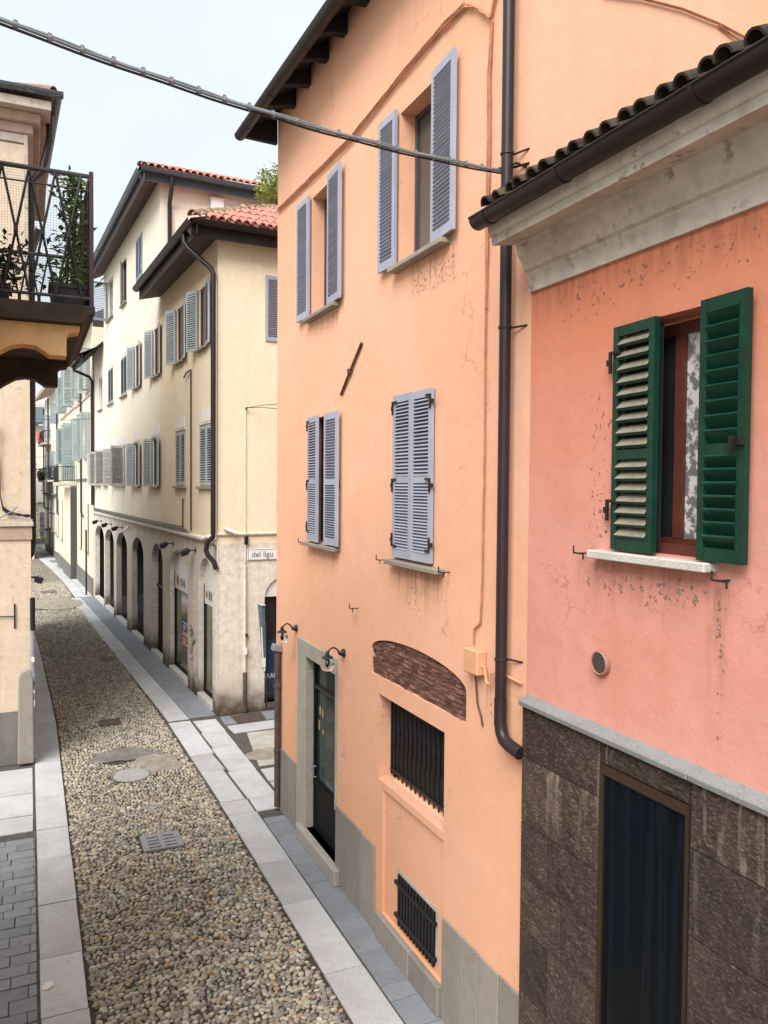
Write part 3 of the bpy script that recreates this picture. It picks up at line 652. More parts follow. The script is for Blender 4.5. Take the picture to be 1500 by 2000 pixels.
# bare brick lunette: rough courses under a ring of bricks on edge
def arc_z(u): t = (2 * (u - AU0) / (AU1 - AU0) - 1); return AZS + (AZ1 - AZS) * math.sqrt(max(0, 1 - t * t))
bm_ = []
for k in range(4):
    b = MB(); b.obox((0, 0, 0), (1, 1, 1)); me = b.mesh('brick', 'brick', bevel=.07)
    r = random.Random(k)
    for v in me.vertices: v.co += Vector((r.uniform(-.04, .04), r.uniform(-.2, .2), r.uniform(-.06, .06)))
    bm_.append(me)
z = AZ0; row = 0
while z < AZ1 - .02:
    h = .046; u = AU0 + (.0 if row % 2 else -.09)
    while u < AU1:
        L = random.uniform(.07, .15); a, b = max(u, AU0 + .003), min(u + L - .008, AU1 - .003); top = min(arc_z(max(a, AU0 + .01)), arc_z(min(b, AU1 - .01))) - .005
        if b - a > .03 and z + .02 < top:
            hh = min(h - .008, top - z); o = link('brick', random.choice(bm_), OH, ((a + b) / 2, -.048 + random.uniform(-.008, .008), z + hh / 2), (random.uniform(-.04, .04), random.uniform(-.02, .02), random.uniform(-.05, .05))); o.scale = (b - a, .05, hh)
        u += L
    z += h; row += 1
c = MB(); c.box(AU0, AU1, -.075, -.062, AZ0, AZ1); c.build('brick_backing', 'mortar', OH)
# stone facing at the foot
for (a, b) in ((11.32, 11.97), (10.95, 11.31), (8.88, 9.29), (8.46, 8.87), (8.05, 8.45), (6.12, 6.455), (5.80, 6.11), (5.47, 5.79), (5.08, 5.46)):
    c = MB(); c.box(a + .003, b - .003, .0, .022, 0, random.uniform(.965, .985)); c.build('stone_panel', 'panelstone', OH, bevel=.004)
for (a, b) in ((6.47, 7.1), (7.11, 7.95)): c = MB(); c.box(a, b, -.03, .055, 0, .295); c.build('plinth_stone', 'panelstone', OH, bevel=.012)
# doorway
for (a, b, z0, z1) in ((10.495, 10.88, .0, 2.42), (10.495, 10.88, 2.425, 2.84), (9.28, 9.335, .9, 2.62)): c = MB(); c.box(a, b, -.26, .02, z0, z1); c.build('door_jamb', 'jamb', OH, bevel=.006)
c = MB(); c.box(9.28, 10.50, -.26, .025, 2.625, 2.84); c.build('door_lintel', 'jamb', OH, bevel=.006)
c = MB(); c.box(9.14, 10.72, -.34, .09, 0, .20); c.build('door_step', 'jamb', OH, bevel=.012)
dr = MB()
for (a, b) in ((9.34, 9.39), (9.62, 9.68), (10.42, 10.50)): dr.box(a, b, -.16, -.10, .2, 2.62)
dr.box(9.34, 10.5, -.162, -.102, .2, .30); dr.box(9.34, 10.5, -.158, -.11, .3, .82); dr.box(9.34, 10.5, -.162, -.098, .82, .90); dr.box(9.34, 10.5, -.162, -.102, 2.57, 2.62)
door = dr.build('door', 'black_door', OH)
c = MB(); c.box(9.34, 10.5, -.161, -.095, 2.20, 2.235); c.build('transom', 'frame_brown', door)
c = MB(); c.box(9.39, 10.42, -.145, -.135, .9, 2.57); c.build('pane', 'glass_teal', door)
for (a, z0, z1) in ((10.36, 1.62, 1.80), (10.33, 1.84, 2.0), (10.22, 1.83, 1.98), (10.2, 1.6, 1.7)): c = MB(); c.box(a - .05, a, -.133, -.131, z0, z1 - .04); c.build('paper_notice', 'post_yellow', door)
c = MB(); c.tube([(10.38, -.10, .95), (10.38, -.06, .95), (10.38, -.06, 1.10), (10.38, -.10, 1.10)], .012, 6); c.build('handle', 'steel', door)

# windows and shutters
def win(par, u0, u1, z0, z1, off, fm, gm, fw=.05, mull=True, transom=None):
    f = MB(); f.box(u0, u0 + fw, off - .03, off + .02, z0, z1); f.box(u1 - fw, u1, off - .03, off + .02, z0, z1); f.box(u0 + fw, u1 - fw, off - .028, off + .018, z0, z0 + fw); f.box(u0 + fw, u1 - fw, off - .028, off + .018, z1 - fw, z1)
    if mull: f.box((u0 + u1) / 2 - fw * .5, (u0 + u1) / 2 + fw * .5, off - .027, off + .022, z0 + fw, z1 - fw)
    if transom: f.box(u0 + fw, u1 - fw, off - .026, off + .016, transom, transom + fw * .7)
    o = f.build('window', fm, par); p = MB(); p.box(u0 + fw * .5, u1 - fw * .5, off - .012, off - .004, z0 + fw * .5, z1 - fw * .5); p.build('pane', gm, o); return o
def sill(par, u0, u1, z, mat='sill', d=.11, th=.05):
    c = MB(); c.box(u0, u1, -.05, d, z - th, z); return c.build('window_sill', mat, par, bevel=.007)
win(OH, 9.64, 10.34, 7.30, 8.90, -.19, 'frame_dark', 'glass_grey'); win(OH, 6.75, 7.55, 7.30, 8.86, -.19, 'frame_dark', 'glass_grey')
win(OH, 9.70, 10.37, 4.25, 5.92, -.17, 'frame_dark', 'glass'); win(OH, 6.73, 7.57, 4.25, 5.92, -.17, 'frame_dark', 'glass')
sill(OH, 9.26, 10.46, 7.285); sill(OH, 6.44, 7.63, 7.28); sill(OH, 9.22, 10.42, 4.24); sill(OH, 6.49, 7.66, 4.24)
for (u, z0, z1, w, ang, tl) in ((10.36, 7.31, 8.94, .47, .03, -32), (9.60, 7.30, 8.93, .50, PI - .05, -32), (7.56, 7.31, 8.90, .40, .03, -32), (6.74, 7.30, 8.89, .47, PI - .05, -32)):
    shutter(OH, u, .045, z0, z1, w, ang, 'shutter_blue', n=(18, 18), single=True, tilt=tl if ang < 1 else -tl)
shutter(OH, 10.38, .03, 4.265, 5.93, .53, PI - .10, 'shutter_blue', n=(21, 22), tilt=-38)
shutter(OH, 9.66, .05, 4.26, 5.93, .50, PI - .03, 'shutter_blue', n=(21, 22), tilt=38)
shutter(OH, 7.58, .03, 4.27, 5.95, .433, PI, 'shutter_blue', n=(21, 22), tilt=-38); shutter(OH, 6.713, .03, 4.27, 5.945, .433, 0, 'shutter_blue', n=(21, 22), tilt=38)
hg = MB(); hg.box(-.012, .012, .02, .032, -.07, .07); hg.box(.012, .09, .02, .032, .05, .07); hg.box(-.035, -.012, .0, .03, -.02, .02); HGM = hg.mesh('hinge', 'iron')
for z in (5.82, 5.02, 4.45):
    for (u, s) in ((7.57, -1), (6.72, 1), (10.37, -1)): o = link('hinge', HGM, OH, (u, .032, z)); o.scale = (s, 1, 1 if z > 4.6 else -1)
def holdback(par, u, z, s=1):
    c = MB(); c.tube([(0, 0, 0), (0, .12, 0)], .008, 5); c.tube([(-.07, .12, .0), (.07, .12, 0)], .009, 5); c.tube([(.07, .12, 0), (.07, .12, .07)], .008, 5); c.tube([(-.07, .12, 0), (-.07, .12, -.05)], .008, 5)
    o = c.build('shutter_holdback', 'iron', par, loc=(u, 0, z)); o.scale = (s * .75, .75, .75); return o
for (u, z) in ((7.84, 4.21), (6.40, 4.22), (10.58, 4.22), (8.62, 3.57)): holdback(OH, u, z)
# barred ground floor window with turned bars
c = MB(); c.box(6.5, 7.98, -.195, -.19, 1.76, 2.71); c.build('pane', 'darkbox', OH)
gr = MB(); gr.box(6.48, 6.50, -.17, -.145, 1.80, 2.70); gr.box(7.97, 7.99, -.17, -.145, 1.80, 2.70)
for z in (1.84, 2.66): gr.box(6.48, 7.99, -.175, -.14, z, z + .028)
grille = gr.build('window_grille', 'iron', OH)
bar = MB(); prof = [(.010, 1.78), (.010, 2.12), (.016, 2.14), (.024, 2.18), (.016, 2.22), (.027, 2.26), (.016, 2.30), (.024, 2.34), (.012, 2.38), (.010, 2.42), (.010, 2.69)]
bar.lathe(prof, (0, 0, 0), 8); bme = bar.mesh('bar', 'iron', smooth=True)
for i in range(14): link('bar', bme, grille, (6.55 + i * .105, -.158, 0))
# vent grille low on the wall
c = MB(); c.box(6.67, 7.51, -.19, -.185, .36, .9); c.build('vent_backing', 'darkbox', OH)
gv = MB()
for z in (.43, .78): gv.box(6.63, 7.56, -.03, .0, z, z + .035)
gv = gv.build('vent_grille', 'iron', OH)
b = MB(); b.box(-.017, .017, -.028, -.006, .35, .90); bme = b.mesh('bar', 'iron')
for i in range(12): link('bar', bme, gv, (6.70 + i * .071, -.006, 0))
c = MB(); c.box(6.605, 6.665, -.034, -.030, .38, .92); c.box(6.66, 7.55, -.034, -.0295, .90, .945); c.build('vent_surround', 'concrete', OH)
# eaves: gutter line runs a little askew to the wall
GE = lambda u: .37 + (u - 5.0) * .039
c = MB(); g0, g1 = (5.05, GE(5.05) - .09, 10.36), (12.16, GE(12.16) - .09, 10.36); c.sweep(gutter_prof(.085), g0, g1, (0, 1, 0), (0, 0, 1)); c.build('gutter', 'gutter', OH, smooth=True)
jt = MB(); jt.sweep(gutter_prof(.091, .006), (0, 0, 0), (.05, 0, 0), (0, 1, 0), (0, 0, 1)); jme = jt.mesh('gutter_joint', 'gutter', smooth=True)
for u in (6.4, 7.9, 9.3, 10.6, 11.7): link('gutter_joint', jme, OH, (u, GE(u) - .09, 10.36))
c = MB(); c.add([(5.05, 0.0, 10.69), (12.08, 0.0, 10.69), (12.08, GE(12.1) - .12, 10.40), (5.05, GE(5.05) - .12, 10.40), (5.05, 0.0, 10.74), (12.08, 0.0, 10.74), (12.08, GE(12.1) - .12, 10.45), (5.05, GE(5.05) - .12, 10.45)], [(0, 1, 2, 3), (4, 7, 6, 5), (0, 3, 7, 4), (1, 5, 6, 2), (3, 2, 6, 7), (0, 4, 5, 1)]); c.build('eaves_board', 'wood_dark', OH)
for u in (11.08, 10.42, 9.72, 9.07, 8.39, 7.72, 7.05, 6.38, 5.70, 5.1):
    e = GE(u) - .14; c = MB()
    c.add([(u, -.05, 10.46), (u, .12, 10.44), (u, .22, 10.42), (u, e - .06, 10.385), (u, e, 10.41), (u, e, 10.43), (u, -.05, 10.72)] + [(u + .12, y, z) for (y, z) in ((-.05, 10.46), (.12, 10.44), (.22, 10.42), (e - .06, 10.385), (e, 10.41), (e, 10.43), (-.05, 10.72))],
          [tuple(range(6, -1, -1)), tuple(range(7, 14))] + [(k, (k + 1) % 7, 7 + (k + 1) % 7, 7 + k) for k in range(7)]); c.build('rafter', 'wood_dark', OH)
c = MB(); c.add([(12.02, 0, 10.28), (12.02, GE(12.1) - .05, 10.30), (12.02, GE(12.1) - .05, 10.42), (12.02, 0, 10.8), (12.10, 0, 10.28), (12.10, GE(12.1) - .05, 10.30), (12.10, GE(12.1) - .05, 10.42), (12.10, 0, 10.8)], [(0, 1, 2, 3), (7, 6, 5, 4), (0, 4, 5, 1), (1, 5, 6, 2), (2, 6, 7, 3)]); c.build('barge_board', 'wood_dark', OH)
c = MB(); c.add([(5.0, .30, 10.50), (12.14, .58, 10.46), (12.14, -3.6, 12.6), (5.0, -3.6, 12.6), (5.0, -7, 11.2), (12.14, -7, 11.2)], [(0, 1, 2, 3), (3, 2, 5, 4)]); c.build('roof', 'tile_red', OH)
# downpipes
c = MB(); c.tube([(5.36, .10, 10.4), (5.36, .10, 3.30)], .047, 14); c.tube([(5.36, .10, 3.32), (5.36, .10, 3.12), (5.34, .10, 3.05), (5.30, .10, 3.0), (5.23, .095, 2.975), (5.10, .08, 2.95)], .052, 14); dp = c.build('downpipe', 'pipe', OH, smooth=True)
for z in (9.6, 7.6, 6.25, 3.62): c = MB(); c.lathe([(.05, 0), (.055, .004), (.055, .022), (.05, .026)], (5.36, .10, z), 14); c.tube([(5.36, .05, z + .012), (5.20, 0.0, z + .012)], .008, 5); c.build('pipe_clip', 'pipe', dp)
c = MB(); c.tube([(11.72, .06, .06), (11.72, .06, 2.46)], .05, 10); cp = c.build('drainpipe', 'rust', OH, smooth=True)
c = MB(); c.obox((11.72, .07, 2.52), (.14, .16, .10), Matrix.Rotation(.25, 3, 'X')); c.build('pipe_head', 'steel', cp, bevel=.01)
for z in (.9, 1.9): c = MB(); c.lathe([(.05, 0), (.06, .01), (.06, .05), (.05, .06)], (11.72, .06, z), 10); c.build('pipe_collar', 'rust', cp)
# slanting iron wall-tie
c = MB(); c.tube([(9.18, .02, 6.13), (8.86, .025, 6.38), (8.52, .02, 6.66)], .018, 6); c.obox((8.86, .03, 6.38), (.05, .05, .05)); tag(c.build('wall_anchor', 'rust', OH), 'slanting rusty iron tie bar')

# ------------------------------------------------------------------ things fixed on the orange house
def on_oh(u, o, z): return (3.53 - o, u, z)
def globe_lamp(u, z, label):
    t = thing('globe_lamp', label, 'wall lamp', on_oh(u, 0, z), PI / 2, 'globe lamps beside the shop door')
    c = MB(); c.lathe([(.055, .002), (.058, .02), (.04, .04), (.028, .07), (.018, .08)], (0, 0, 0), 14, 'y'); c.build('wall_plate', 'lamp_iron', t, smooth=True)
    c = MB(); c.tube([(0, .07, -.02), (0, .10, .05), (0, .15, .085), (0, .20, .075), (0, .235, .03), (0, .245, -.02)], .012, 8); c.build('arm', 'lamp_iron', t, smooth=True)
    c = MB(); c.lathe([(.012, .05), (.028, .02), (.03, -.01), (.045, -.02), (.075, -.035), (.08, -.05), (.05, -.052)], (0, .245, 0), 16); c.build('cap', 'lamp_iron', t, smooth=True)
    n = 12; R = .098; pr = [(max(.035, R * math.sin(PI * (k + 1.2) / (n + 1.4))), -.14 + R * math.cos(PI * (k + 1.2) / (n + 1.4))) for k in range(n + 1)]; pr[-1] = (.004, pr[-1][1])
    c = MB(); c.lathe(pr, (0, .245, 0), 24); gl = c.build('globe', 'globe', t, smooth=True); t.scale = (.9, .9, .9)
    c = MB(); c.lathe([(.012, -.05), (.014, -.09), (.024, -.12), (.022, -.15), (.008, -.17)], (0, .245, 0), 10); c.build('bulb', 'camwhite', t, smooth=True)
    return t
globe_lamp(10.96, 2.945, 'clear glass globe lamp left of the shop door, nearest the house corner'); globe_lamp(9.06, 2.955, 'clear glass globe lamp over the right end of the shop door lintel')
jb = thing('junction_box', 'orange painted cable junction box beside the brown downpipe', 'junction box', on_oh(5.85, 0, 3.52), PI / 2)
c = MB(); c.box(-.115, .115, 0, .10, -.11, .10); c.build('box', 'box_orange', jb, bevel=.01)
c = MB(); c.tube([(-.115, .05, -.02), (-.16, .05, -.03), (-.19, .05, -.14), (-.24, .05, -.15), (-.27, .05, -.05), (-.36, .04, -.02), (-.66, .02, -.05)], .012, 6); c.build('cable', 'box_orange', jb, smooth=True)
c = MB(); c.tube([(.02, .03, -.11), (.03, .02, -.2), (.0, .02, -.38), (-.06, .02, -.47), (-.08, .015, -.55)], .009, 6); c.build('cable_tail', 'rust', jb, smooth=True)
def wig(pts, n, amp, o):
    P = [Vector(p) for p in pts]; out = []
    for a, b in zip(P, P[1:]):
        for k in range(n): t = k / n; q = a.lerp(b, t); out.append((q.x + random.uniform(-amp, amp), o, q.y + random.uniform(-amp, amp)))
    out.append((P[-1].x, o, P[-1].y)); return out
wc = thing('wall_cable', 'terracotta painted cable bundle swagged across the upper orange wall', 'cable', (3.53, 0, 0), PI / 2)
for k in range(3):
    d = k * .025; pts = [(11.93, 9.26 - d), (10.9, 9.21 - d), (10.15, 9.19 - d * 1.2), (8.87, 9.16 - d * 1.5), (7.59, 9.24 - d), (6.59, 9.27 - d), (6.21, 9.25 - d), (6.0, 9.10), (5.86, 8.97), (5.76, 8.88)]
    c = MB(); c.tube(wig(pts, 5, .007, .02 + .006 * k), .010, 5); c.build('cable_strand', 'cable_t', wc, smooth=True)
c = MB(); c.tube(wig([(5.76, 8.88), (5.68, 9.02), (5.62, 9.15), (5.5, 9.6)], 4, .004, .025), .014, 5); c.build('cable_strand', 'cable_t', wc, smooth=True)
wd = thing('wall_cable', 'vertical terracotta cable run beside the brown downpipe ending at the junction box', 'cable', (3.53, 0, 0), PI / 2)
for k in range(3):
    pts = [(5.76 - .012 * k, 8.86), (5.80 - .02 * k, 8.4), (5.79 - .02 * k, 7.8), (5.80 - .018 * k, 7.2), (5.79 - .005 * k, 6.5)] + ([(5.79, 5.2), (5.80, 4.2), (5.82, 3.85), (5.92, 3.78), (5.93, 3.64)] if k == 0 else [])
    c = MB(); c.tube(wig(pts, 6, .004, .016 + .004 * k), .009, 5); c.build('cable_strand', 'cable_t', wd, smooth=True)
we = thing('wall_cable', 'single terracotta cable sloping over the orange gable above the dark tiles', 'cable', (3.53, 0, 0), PI / 2)
c = MB(); c.tube([(5.0, -.5, 8.80), (5.0, -.9, 8.86), (5.0, -1.32, 8.883), (5.0, -1.71, 8.863), (5.0, -2.02, 8.817), (5.0, -2.12, 8.7)], .011, 6); c.build('cable_strand', 'cable_t', we, smooth=True)
c = MB(); c.tube([(5.0, -1.71, 8.85), (5.0, -1.95, 8.78), (5.0, -2.1, 8.66)], .008, 6); c.build('cable_strand', 'cable_t', we, smooth=True)

# overhead line from the left house to the bracket behind the downpipe
oc = thing('overhead_cable', 'bundle of grey cables with clips spanning the street overhead', 'cable', (0, 0, 0))
pA, pB = Vector((-.50, 4.50, 7.40)), Vector((3.475, 5.49, 7.53))
def cat(t): p = pA.lerp(pB, t); p.z -= .40 * t * (1 - t); return p
for k in range(3):
    r = (.010, .0085, .0075)[k]; dz = (.011, -.005, -.016)[k]; dy = (.004, -.012, .008)[k]
    c = MB(); c.tube([cat(i / 40) + Vector((0, dy + .004 * math.sin(i * .9 + k * 2), dz + .004 * math.cos(i * .9 + k))) for i in range(41)], r, 6); c.build('cable_strand', ('cable_grey', 'cable_grey', 'cable_black')[k], oc, smooth=True)
cl = MB(); cl.lathe([(.0195, -.009), (.021, -.007), (.021, .007), (.0195, .009)], (0, 0, 0), 8, 'y'); cl.box(-.006, .006, -.01, .01, .018, .029); clm = cl.mesh('cable_clip', 'cable_grey')
for i in range(23):
    t = .03 + i * .0415; d = (cat(t + .01) - cat(t)).normalized(); o = link('cable_clip', clm, oc, cat(t)); o.rotation_euler = d.to_track_quat('Y', 'Z').to_euler()
bk = MB(); bk.tube([(3.53, 5.20, 7.50), (3.47, 5.45, 7.53), (3.50, 5.52, 7.50)], .010, 6); bk.tube([(3.53, 5.85, 7.33), (3.49, 5.55, 7.42)], .009, 6); bk.tube([(3.53, 5.24, 7.48), (3.44, 5.24, 7.50), (3.44, 5.55, 7.56)], .009, 6); bk.build('anchor_bracket', 'iron', oc)

# ------------------------------------------------------------------ salmon house in front
PH = thing('salmon_house', 'salmon pink house with green shutters over dark rough stone cladding', 'house', (3.53, 0, 0), PI / 2)
m = MB(); wall(m, -1.5, 5.13, 3.30, 7.0, [(3.385, 4.13, 4.60, 6.05, .25)], off=.012); m.quad((5.13, .012, 0), (5.13, -.05, 0), (5.13, -.05, 6.95), (5.13, .012, 6.95))
m.quad((-1.5, 0, 3.3), (-1.5, -5, 3.3), (-1.5, -5, 7), (-1.5, 0, 7))
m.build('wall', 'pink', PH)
m = MB(); wall(m, -1.5, 5.128, 0, 3.295, [(3.41, 4.20, .1, 3.17, .3)], off=.012); m.build('wall_core', 'darkrender', PH)
# rough cladding blocks
def clad_block(u0, u1, z0, z1, seed):
    r = np.random.default_rng(seed); nx, nz = max(4, int((u1 - u0) / .07)), max(4, int((z1 - z0) / .06)); V = []; F = []
    A = r.normal(0, .0045, (nx + 1, nz + 1)); A[0] = A[-1] = -.008; A[:, 0] = A[:, -1] = -.008
    for i in range(nx + 1):
        for k in range(nz + 1): V.append((u0 + (u1 - u0) * i / nx, .062 + A[i, k], z0 + (z1 - z0) * k / nz))
    W = nz + 1
    for i in range(nx):
        for k in range(nz): F.append((i * W + k, (i + 1) * W + k, (i + 1) * W + k + 1, i * W + k + 1))
    o = len(V); ring = [i * W for i in range(nx + 1)] + [nx * W + k for k in range(1, nz + 1)] + [i * W + nz for i in range(nx - 1, -1, -1)] + [k for k in range(nz - 1, 0, -1)]
    V += [(V[i][0], 0.002, V[i][2]) for i in ring]; n = len(ring)
    F += [(ring[j], ring[(j + 1) % n], o + (j + 1) % n, o + j) for j in range(n)]
    mb = MB(); mb.add(V, F); return mb.build('stone', 'clad', PH)
zs = [0, .55, 1.08, 1.58, 2.0, 2.42, 2.93, 3.32]; sd = 0
for k, (a, b) in enumerate(zip(zs, zs[1:])):
    cols = [(4.205, 4.765 if k % 2 == 0 else 4.60), (4.768 if k % 2 == 0 else 4.603, 5.12)]; x = 3.405; e = []
    L = .93 if k % 2 else .62
    while x > -1.3: e.append((max(-1.4, x - L), x)); x -= L + .003; L = .93
    for (p, q) in cols + e:
        if q - p > .05: clad_block(p + .003, q - .003, a + .004, b - .004, sd); sd += 1
clad_block(3.412, 4.198, 3.178, 3.316, 77)
c = MB(); x = 5.115
for L in (1.72, 1.55, 1.6, 1.6): c = MB(); c.add([(x - L + .004, .0, 3.325), (x, 0, 3.325), (x, .095, 3.325), (x - L + .004, .095, 3.325), (x - L + .004, 0, 3.41), (x, 0, 3.41), (x, .105, 3.372), (x - L + .004, .105, 3.372)], [(3, 2, 1, 0), (4, 5, 6, 7), (0, 1, 5, 4), (1, 2, 6, 5), (2, 3, 7, 6), (3, 0, 4, 7)]); c.build('coping_stone', 'coping', PH, bevel=.008); x -= L
# blind doorway with brown frame
f = MB(); f.box(3.412, 3.44, -.02, .058, .1, 3.168); f.box(4.165, 4.198, -.02, .058, .1, 3.168); f.box(3.44, 4.165, -.02, .056, 3.10, 3.168); f.box(3.44, 4.165, -.02, .054, .1, .17)
sd_ = f.build('shop_window', 'frame_brown', PH); c = MB(); c.box(3.44, 4.165, .018, .03, .17, 3.10); c.build('pane', 'glass_blue', sd_)
for (a, b) in ((3.445, 3.463), (4.142, 4.16)): c = MB(); c.box(a, b, .03, .046, .17, 3.10); c.build('glazing_bar', 'black_door', sd_)
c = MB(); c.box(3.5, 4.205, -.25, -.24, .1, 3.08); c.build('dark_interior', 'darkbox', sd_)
# cornice and gutter
prof = [(0, 6.49), (.04, 6.49), (.045, 6.60), (.055, 6.62), (.06, 6.635), (.09, 6.65), (.105, 6.69), (.12, 6.72), (.145, 6.755), (.155, 6.81), (.17, 6.835), (.375, 6.80), (.375, 6.855), (.39, 6.862), (.405, 6.885), (.41, 6.93), (.44, 6.945), (.0, 6.96)]
c = MB(); c.sweep(prof, (-1.5, 0, 0), (5.13, 0, 0), (0, 1, 0), (0, 0, 1)); c.build('cornice', 'cornice', PH)
c = MB(); c.sweep(gutter_prof(.075), (-1.5, .475, 6.985), (5.17, .475, 6.985), (0, 1, 0), (0, 0, 1)); c.add([(5.168, .475 + .075 * math.cos(PI + PI * k / 10), 6.985 + .075 * math.sin(PI + PI * k / 10)) for k in range(11)], [tuple(range(11))])
c.build('gutter', 'gutter', PH, smooth=True)
c = MB(); c.tube([(-1.5, .55, 6.99), (5.17, .55, 6.99)], .009, 6); c.build('gutter_bead', 'gutter', PH, smooth=True)
jt = MB(); jt.sweep(gutter_prof(.081, .006), (0, 0, 0), (.03, 0, 0), (0, 1, 0), (0, 0, 1)); jme = jt.mesh('gutter_joint', 'gutter', smooth=True)
for u in (4.98, 4.12, 3.0, 1.9): link('gutter_joint', jme, PH, (u, .475, 6.985))
# tiles
c = MB(); c.add([(-1.5, .42, 6.97), (5.12, .42, 6.97), (5.02, -3.6, 8.6), (-1.5, -3.6, 8.6)], [(0, 1, 2, 3)]); c.build('roof_bed', 'mortar', PH)
tm = tile_mesh(.060, .36, 'tile_dark', 8); rs = math.atan2(1.63, 4.02)
tiles(PH, (5.08, .505, 7.042), (-1, 0, 0), (0, -math.cos(rs), math.sin(rs)), 24, 9, .146, .30, tm, jit=.024)
# window: red brown frame, lace curtain, green louvred leaves
win(PH, 3.40, 4.12, 4.62, 6.03, -.17, 'redwood', 'lace', fw=.075)
c = MB(); c.box(3.80, 4.06, -.172, -.168, 4.69, 5.96); c.build('pane', 'glass', PH)
c = MB(); c.box(3.79, 4.115, -.045, -.035, 4.63, 6.02); c.build('gap_shade_panel', 'darkbox', PH)  # added dark sheet behind the left leaf, standing in for shade between its slats
c = MB(); c.box(3.39, 4.12, -.19, -.06, 4.60, 4.66); c.build('window_board', 'redwood', PH)
sill(PH, 3.28, 4.30, 4.59, 'whitestone', d=.12, th=.055)
shutter(PH, 4.135, .035, 4.605, 6.045, .395, PI - .05, 'green', n=(9, 7), tilt=-42, slatmat=['green_edge', 'dusty'], mid=.405, d=.072, sth=.024, th=.04, sw=.052, rails=(.065, .062, .075), label='green shutter leaf with dusty pale slats, left')
shutter(PH, 3.40, .055, 4.60, 6.06, .335, PI - .0 + 0, 'green', n=(9, 7), tilt=-50, slatmat='green_edge', mid=.405, d=.088, sth=.016, th=.04, sw=.052, rails=(.065, .062, .075), label='dark green shutter leaf folded flat on the wall, right').rotation_euler = (0, 0, PI + .06 - PI * 2 + PI)
PH_R = [o for o in PH.children if o.name.startswith('shutter')][-1]; PH_R.location = (3.045, .075, 4.60); PH_R.rotation_euler = (0, 0, -.05)
for (u, z) in ((4.15, 5.82), (4.16, 4.86)): link('hinge', HGM, PH, (u, .04, z)).scale = (-1, 1, 1)
c = MB(); c.box(-.05, .03, 0, .03, -.018, .018); c.box(-.012, .012, .02, .05, -.03, .03); c.build('shutter_latch', 'iron', PH, loc=(3.09, .10, 5.255))
holdback(PH, 4.42, 4.555); holdback(PH, 3.20, 4.50)
# round vent
c = MB(); c.lathe([(.085, 0), (.085, .045), (.075, .055), (.068, .05), (.068, .03)], (4.24, 0, 3.83), 24, 'y'); vo = c.build('wall_vent', 'terracotta', PH, smooth=True)
c = MB(); c.lathe([(.066, .028), (.066, .032)], (4.24, 0, 3.83), 20, 'y'); c.build('vent_backing', 'iron', vo)
lv = MB(); lv.box(-1, 1, -.008, .008, -.0035, .0035); lme = lv.mesh('slat', 'rust')
for i in range(10):
    z = -.058 + i * .0129; o = link('slat', lme, vo, (4.24, .043, 3.83 + z), (.6, 0, 0)); o.scale = (math.sqrt(.066 ** 2 - z * z), 1, 1)

# ------------------------------------------------------------------ arcaded corner house (own frame: u along the arcade, y towards the street)
AH = thing('arcaded_house', 'long cream arcaded house with grey shutters and two tiled roofs', 'house', (3.711, 17.085, 0), BA)
arches = [(.43, 1.67, 3.36), (2.78, 4.83, 3.32), (5.76, 7.40, 3.32), (8.70, 10.80, 3.30), (11.8, 14.2, 3.28), (14.85, 17.2, 3.25), (17.5, 20.3, 3.26)]
dep = [.16, .16, .20, .17, .18, .19, .19]
m = MB(); wall(m, 0, 20.45, 0, 3.74, [(a, b, 0, t, d, 2.72) for (a, b, t), d in zip(arches, dep)])
# end wall: built in the same sheet builder, then turned a quarter
e = MB(); wall(e, 0, 9, 0, 3.74, [(1.06, 2.5, .16, 3.05, .25, 2.52)]); m.add([(-y * 1.0, -x, z) for (x, y, z) in e.v], e.f)
m.build('wall', 'arcade', AH)
WU = [(.55, 1.93, 0), (2.85, 4.25, 0), (5.88, 7.28, 0), (8.95, 10.4, 0), (11.75, 12.95, 1), (14.85, 16.1, 1), (17.85, 18.9, 2)]
WM = [(.36, 1.52, 1), (3.0, 4.05, 1), (6.05, 7.45, 0), (9.05, 10.5, 0), (11.85, 14.9, 3), (16.1, 17.4, 3), (18.0, 19.9, 3)]
WT = [(8.75, 9.8, 11.55, 12.85, 1), (11.75, 12.7, 11.35, 12.85, 4), (14.8, 16.2, 11.45, 12.95, 5)]
m = MB(); op = [(a, b, 8.15, 9.55, .16) for a, b, _ in WU[:3]] + [(a, b, 4.99, 6.38, .16) for a, b, _ in WM[:3]]
def clip(lo, hi, hs): return [h for h in hs if lo < h[0] and h[1] < hi]
allh = [((a + .30 if k == 0 else a), (b - .32 if k == 0 else b), 8.16, 9.52, .15) for a, b, k in WU] + [((a + .32 if k in (0, 3) else a), (b - .32 if k in (0, 3) else b), 4.99, 6.36, .15) for a, b, k in WM] + [(a, b, c, d, .12) for a, b, c, d, _ in WT]
for (lo, hi, top) in ((5.99, 17.35, 13.72), (17.35, 20.45, 10.9)): wall(m, lo, hi, 3.74, top, clip(lo, hi, allh) + ([(6.18, 6.96, 8.16, 9.52, .15)] if lo < 6 and False else []) )
m2 = MB(); wall(m2, 0, 5.99, 3.74, 10.42, clip(0, 5.99, allh))
e = MB(); wall(e, 0, 9, 3.74, 10.42, [(1.06, 1.9, 8.2, 9.62, .12)]); m2.add([(-y, -x, z) for (x, y, z) in e.v], e.f)
e = MB(); wall(e, 0, 9, 8.0, 13.86, [(1.85, 2.75, 13.0, 13.2, .12)]); m.add([(5.99 - y, -x, z) for (x, y, z) in e.v], e.f)
m.quad((17.35, 0, 10), (17.35, -5, 10), (17.35, -5, 14.5), (17.35, 0, 13.72)); m.quad((20.45, 0, 0), (20.45, -5, 0), (20.45, -5, 12), (20.45, 0, 10.9))
m.build('upper_wall', 'cream', AH); m2.build('upper_wall', 'ochre', AH)
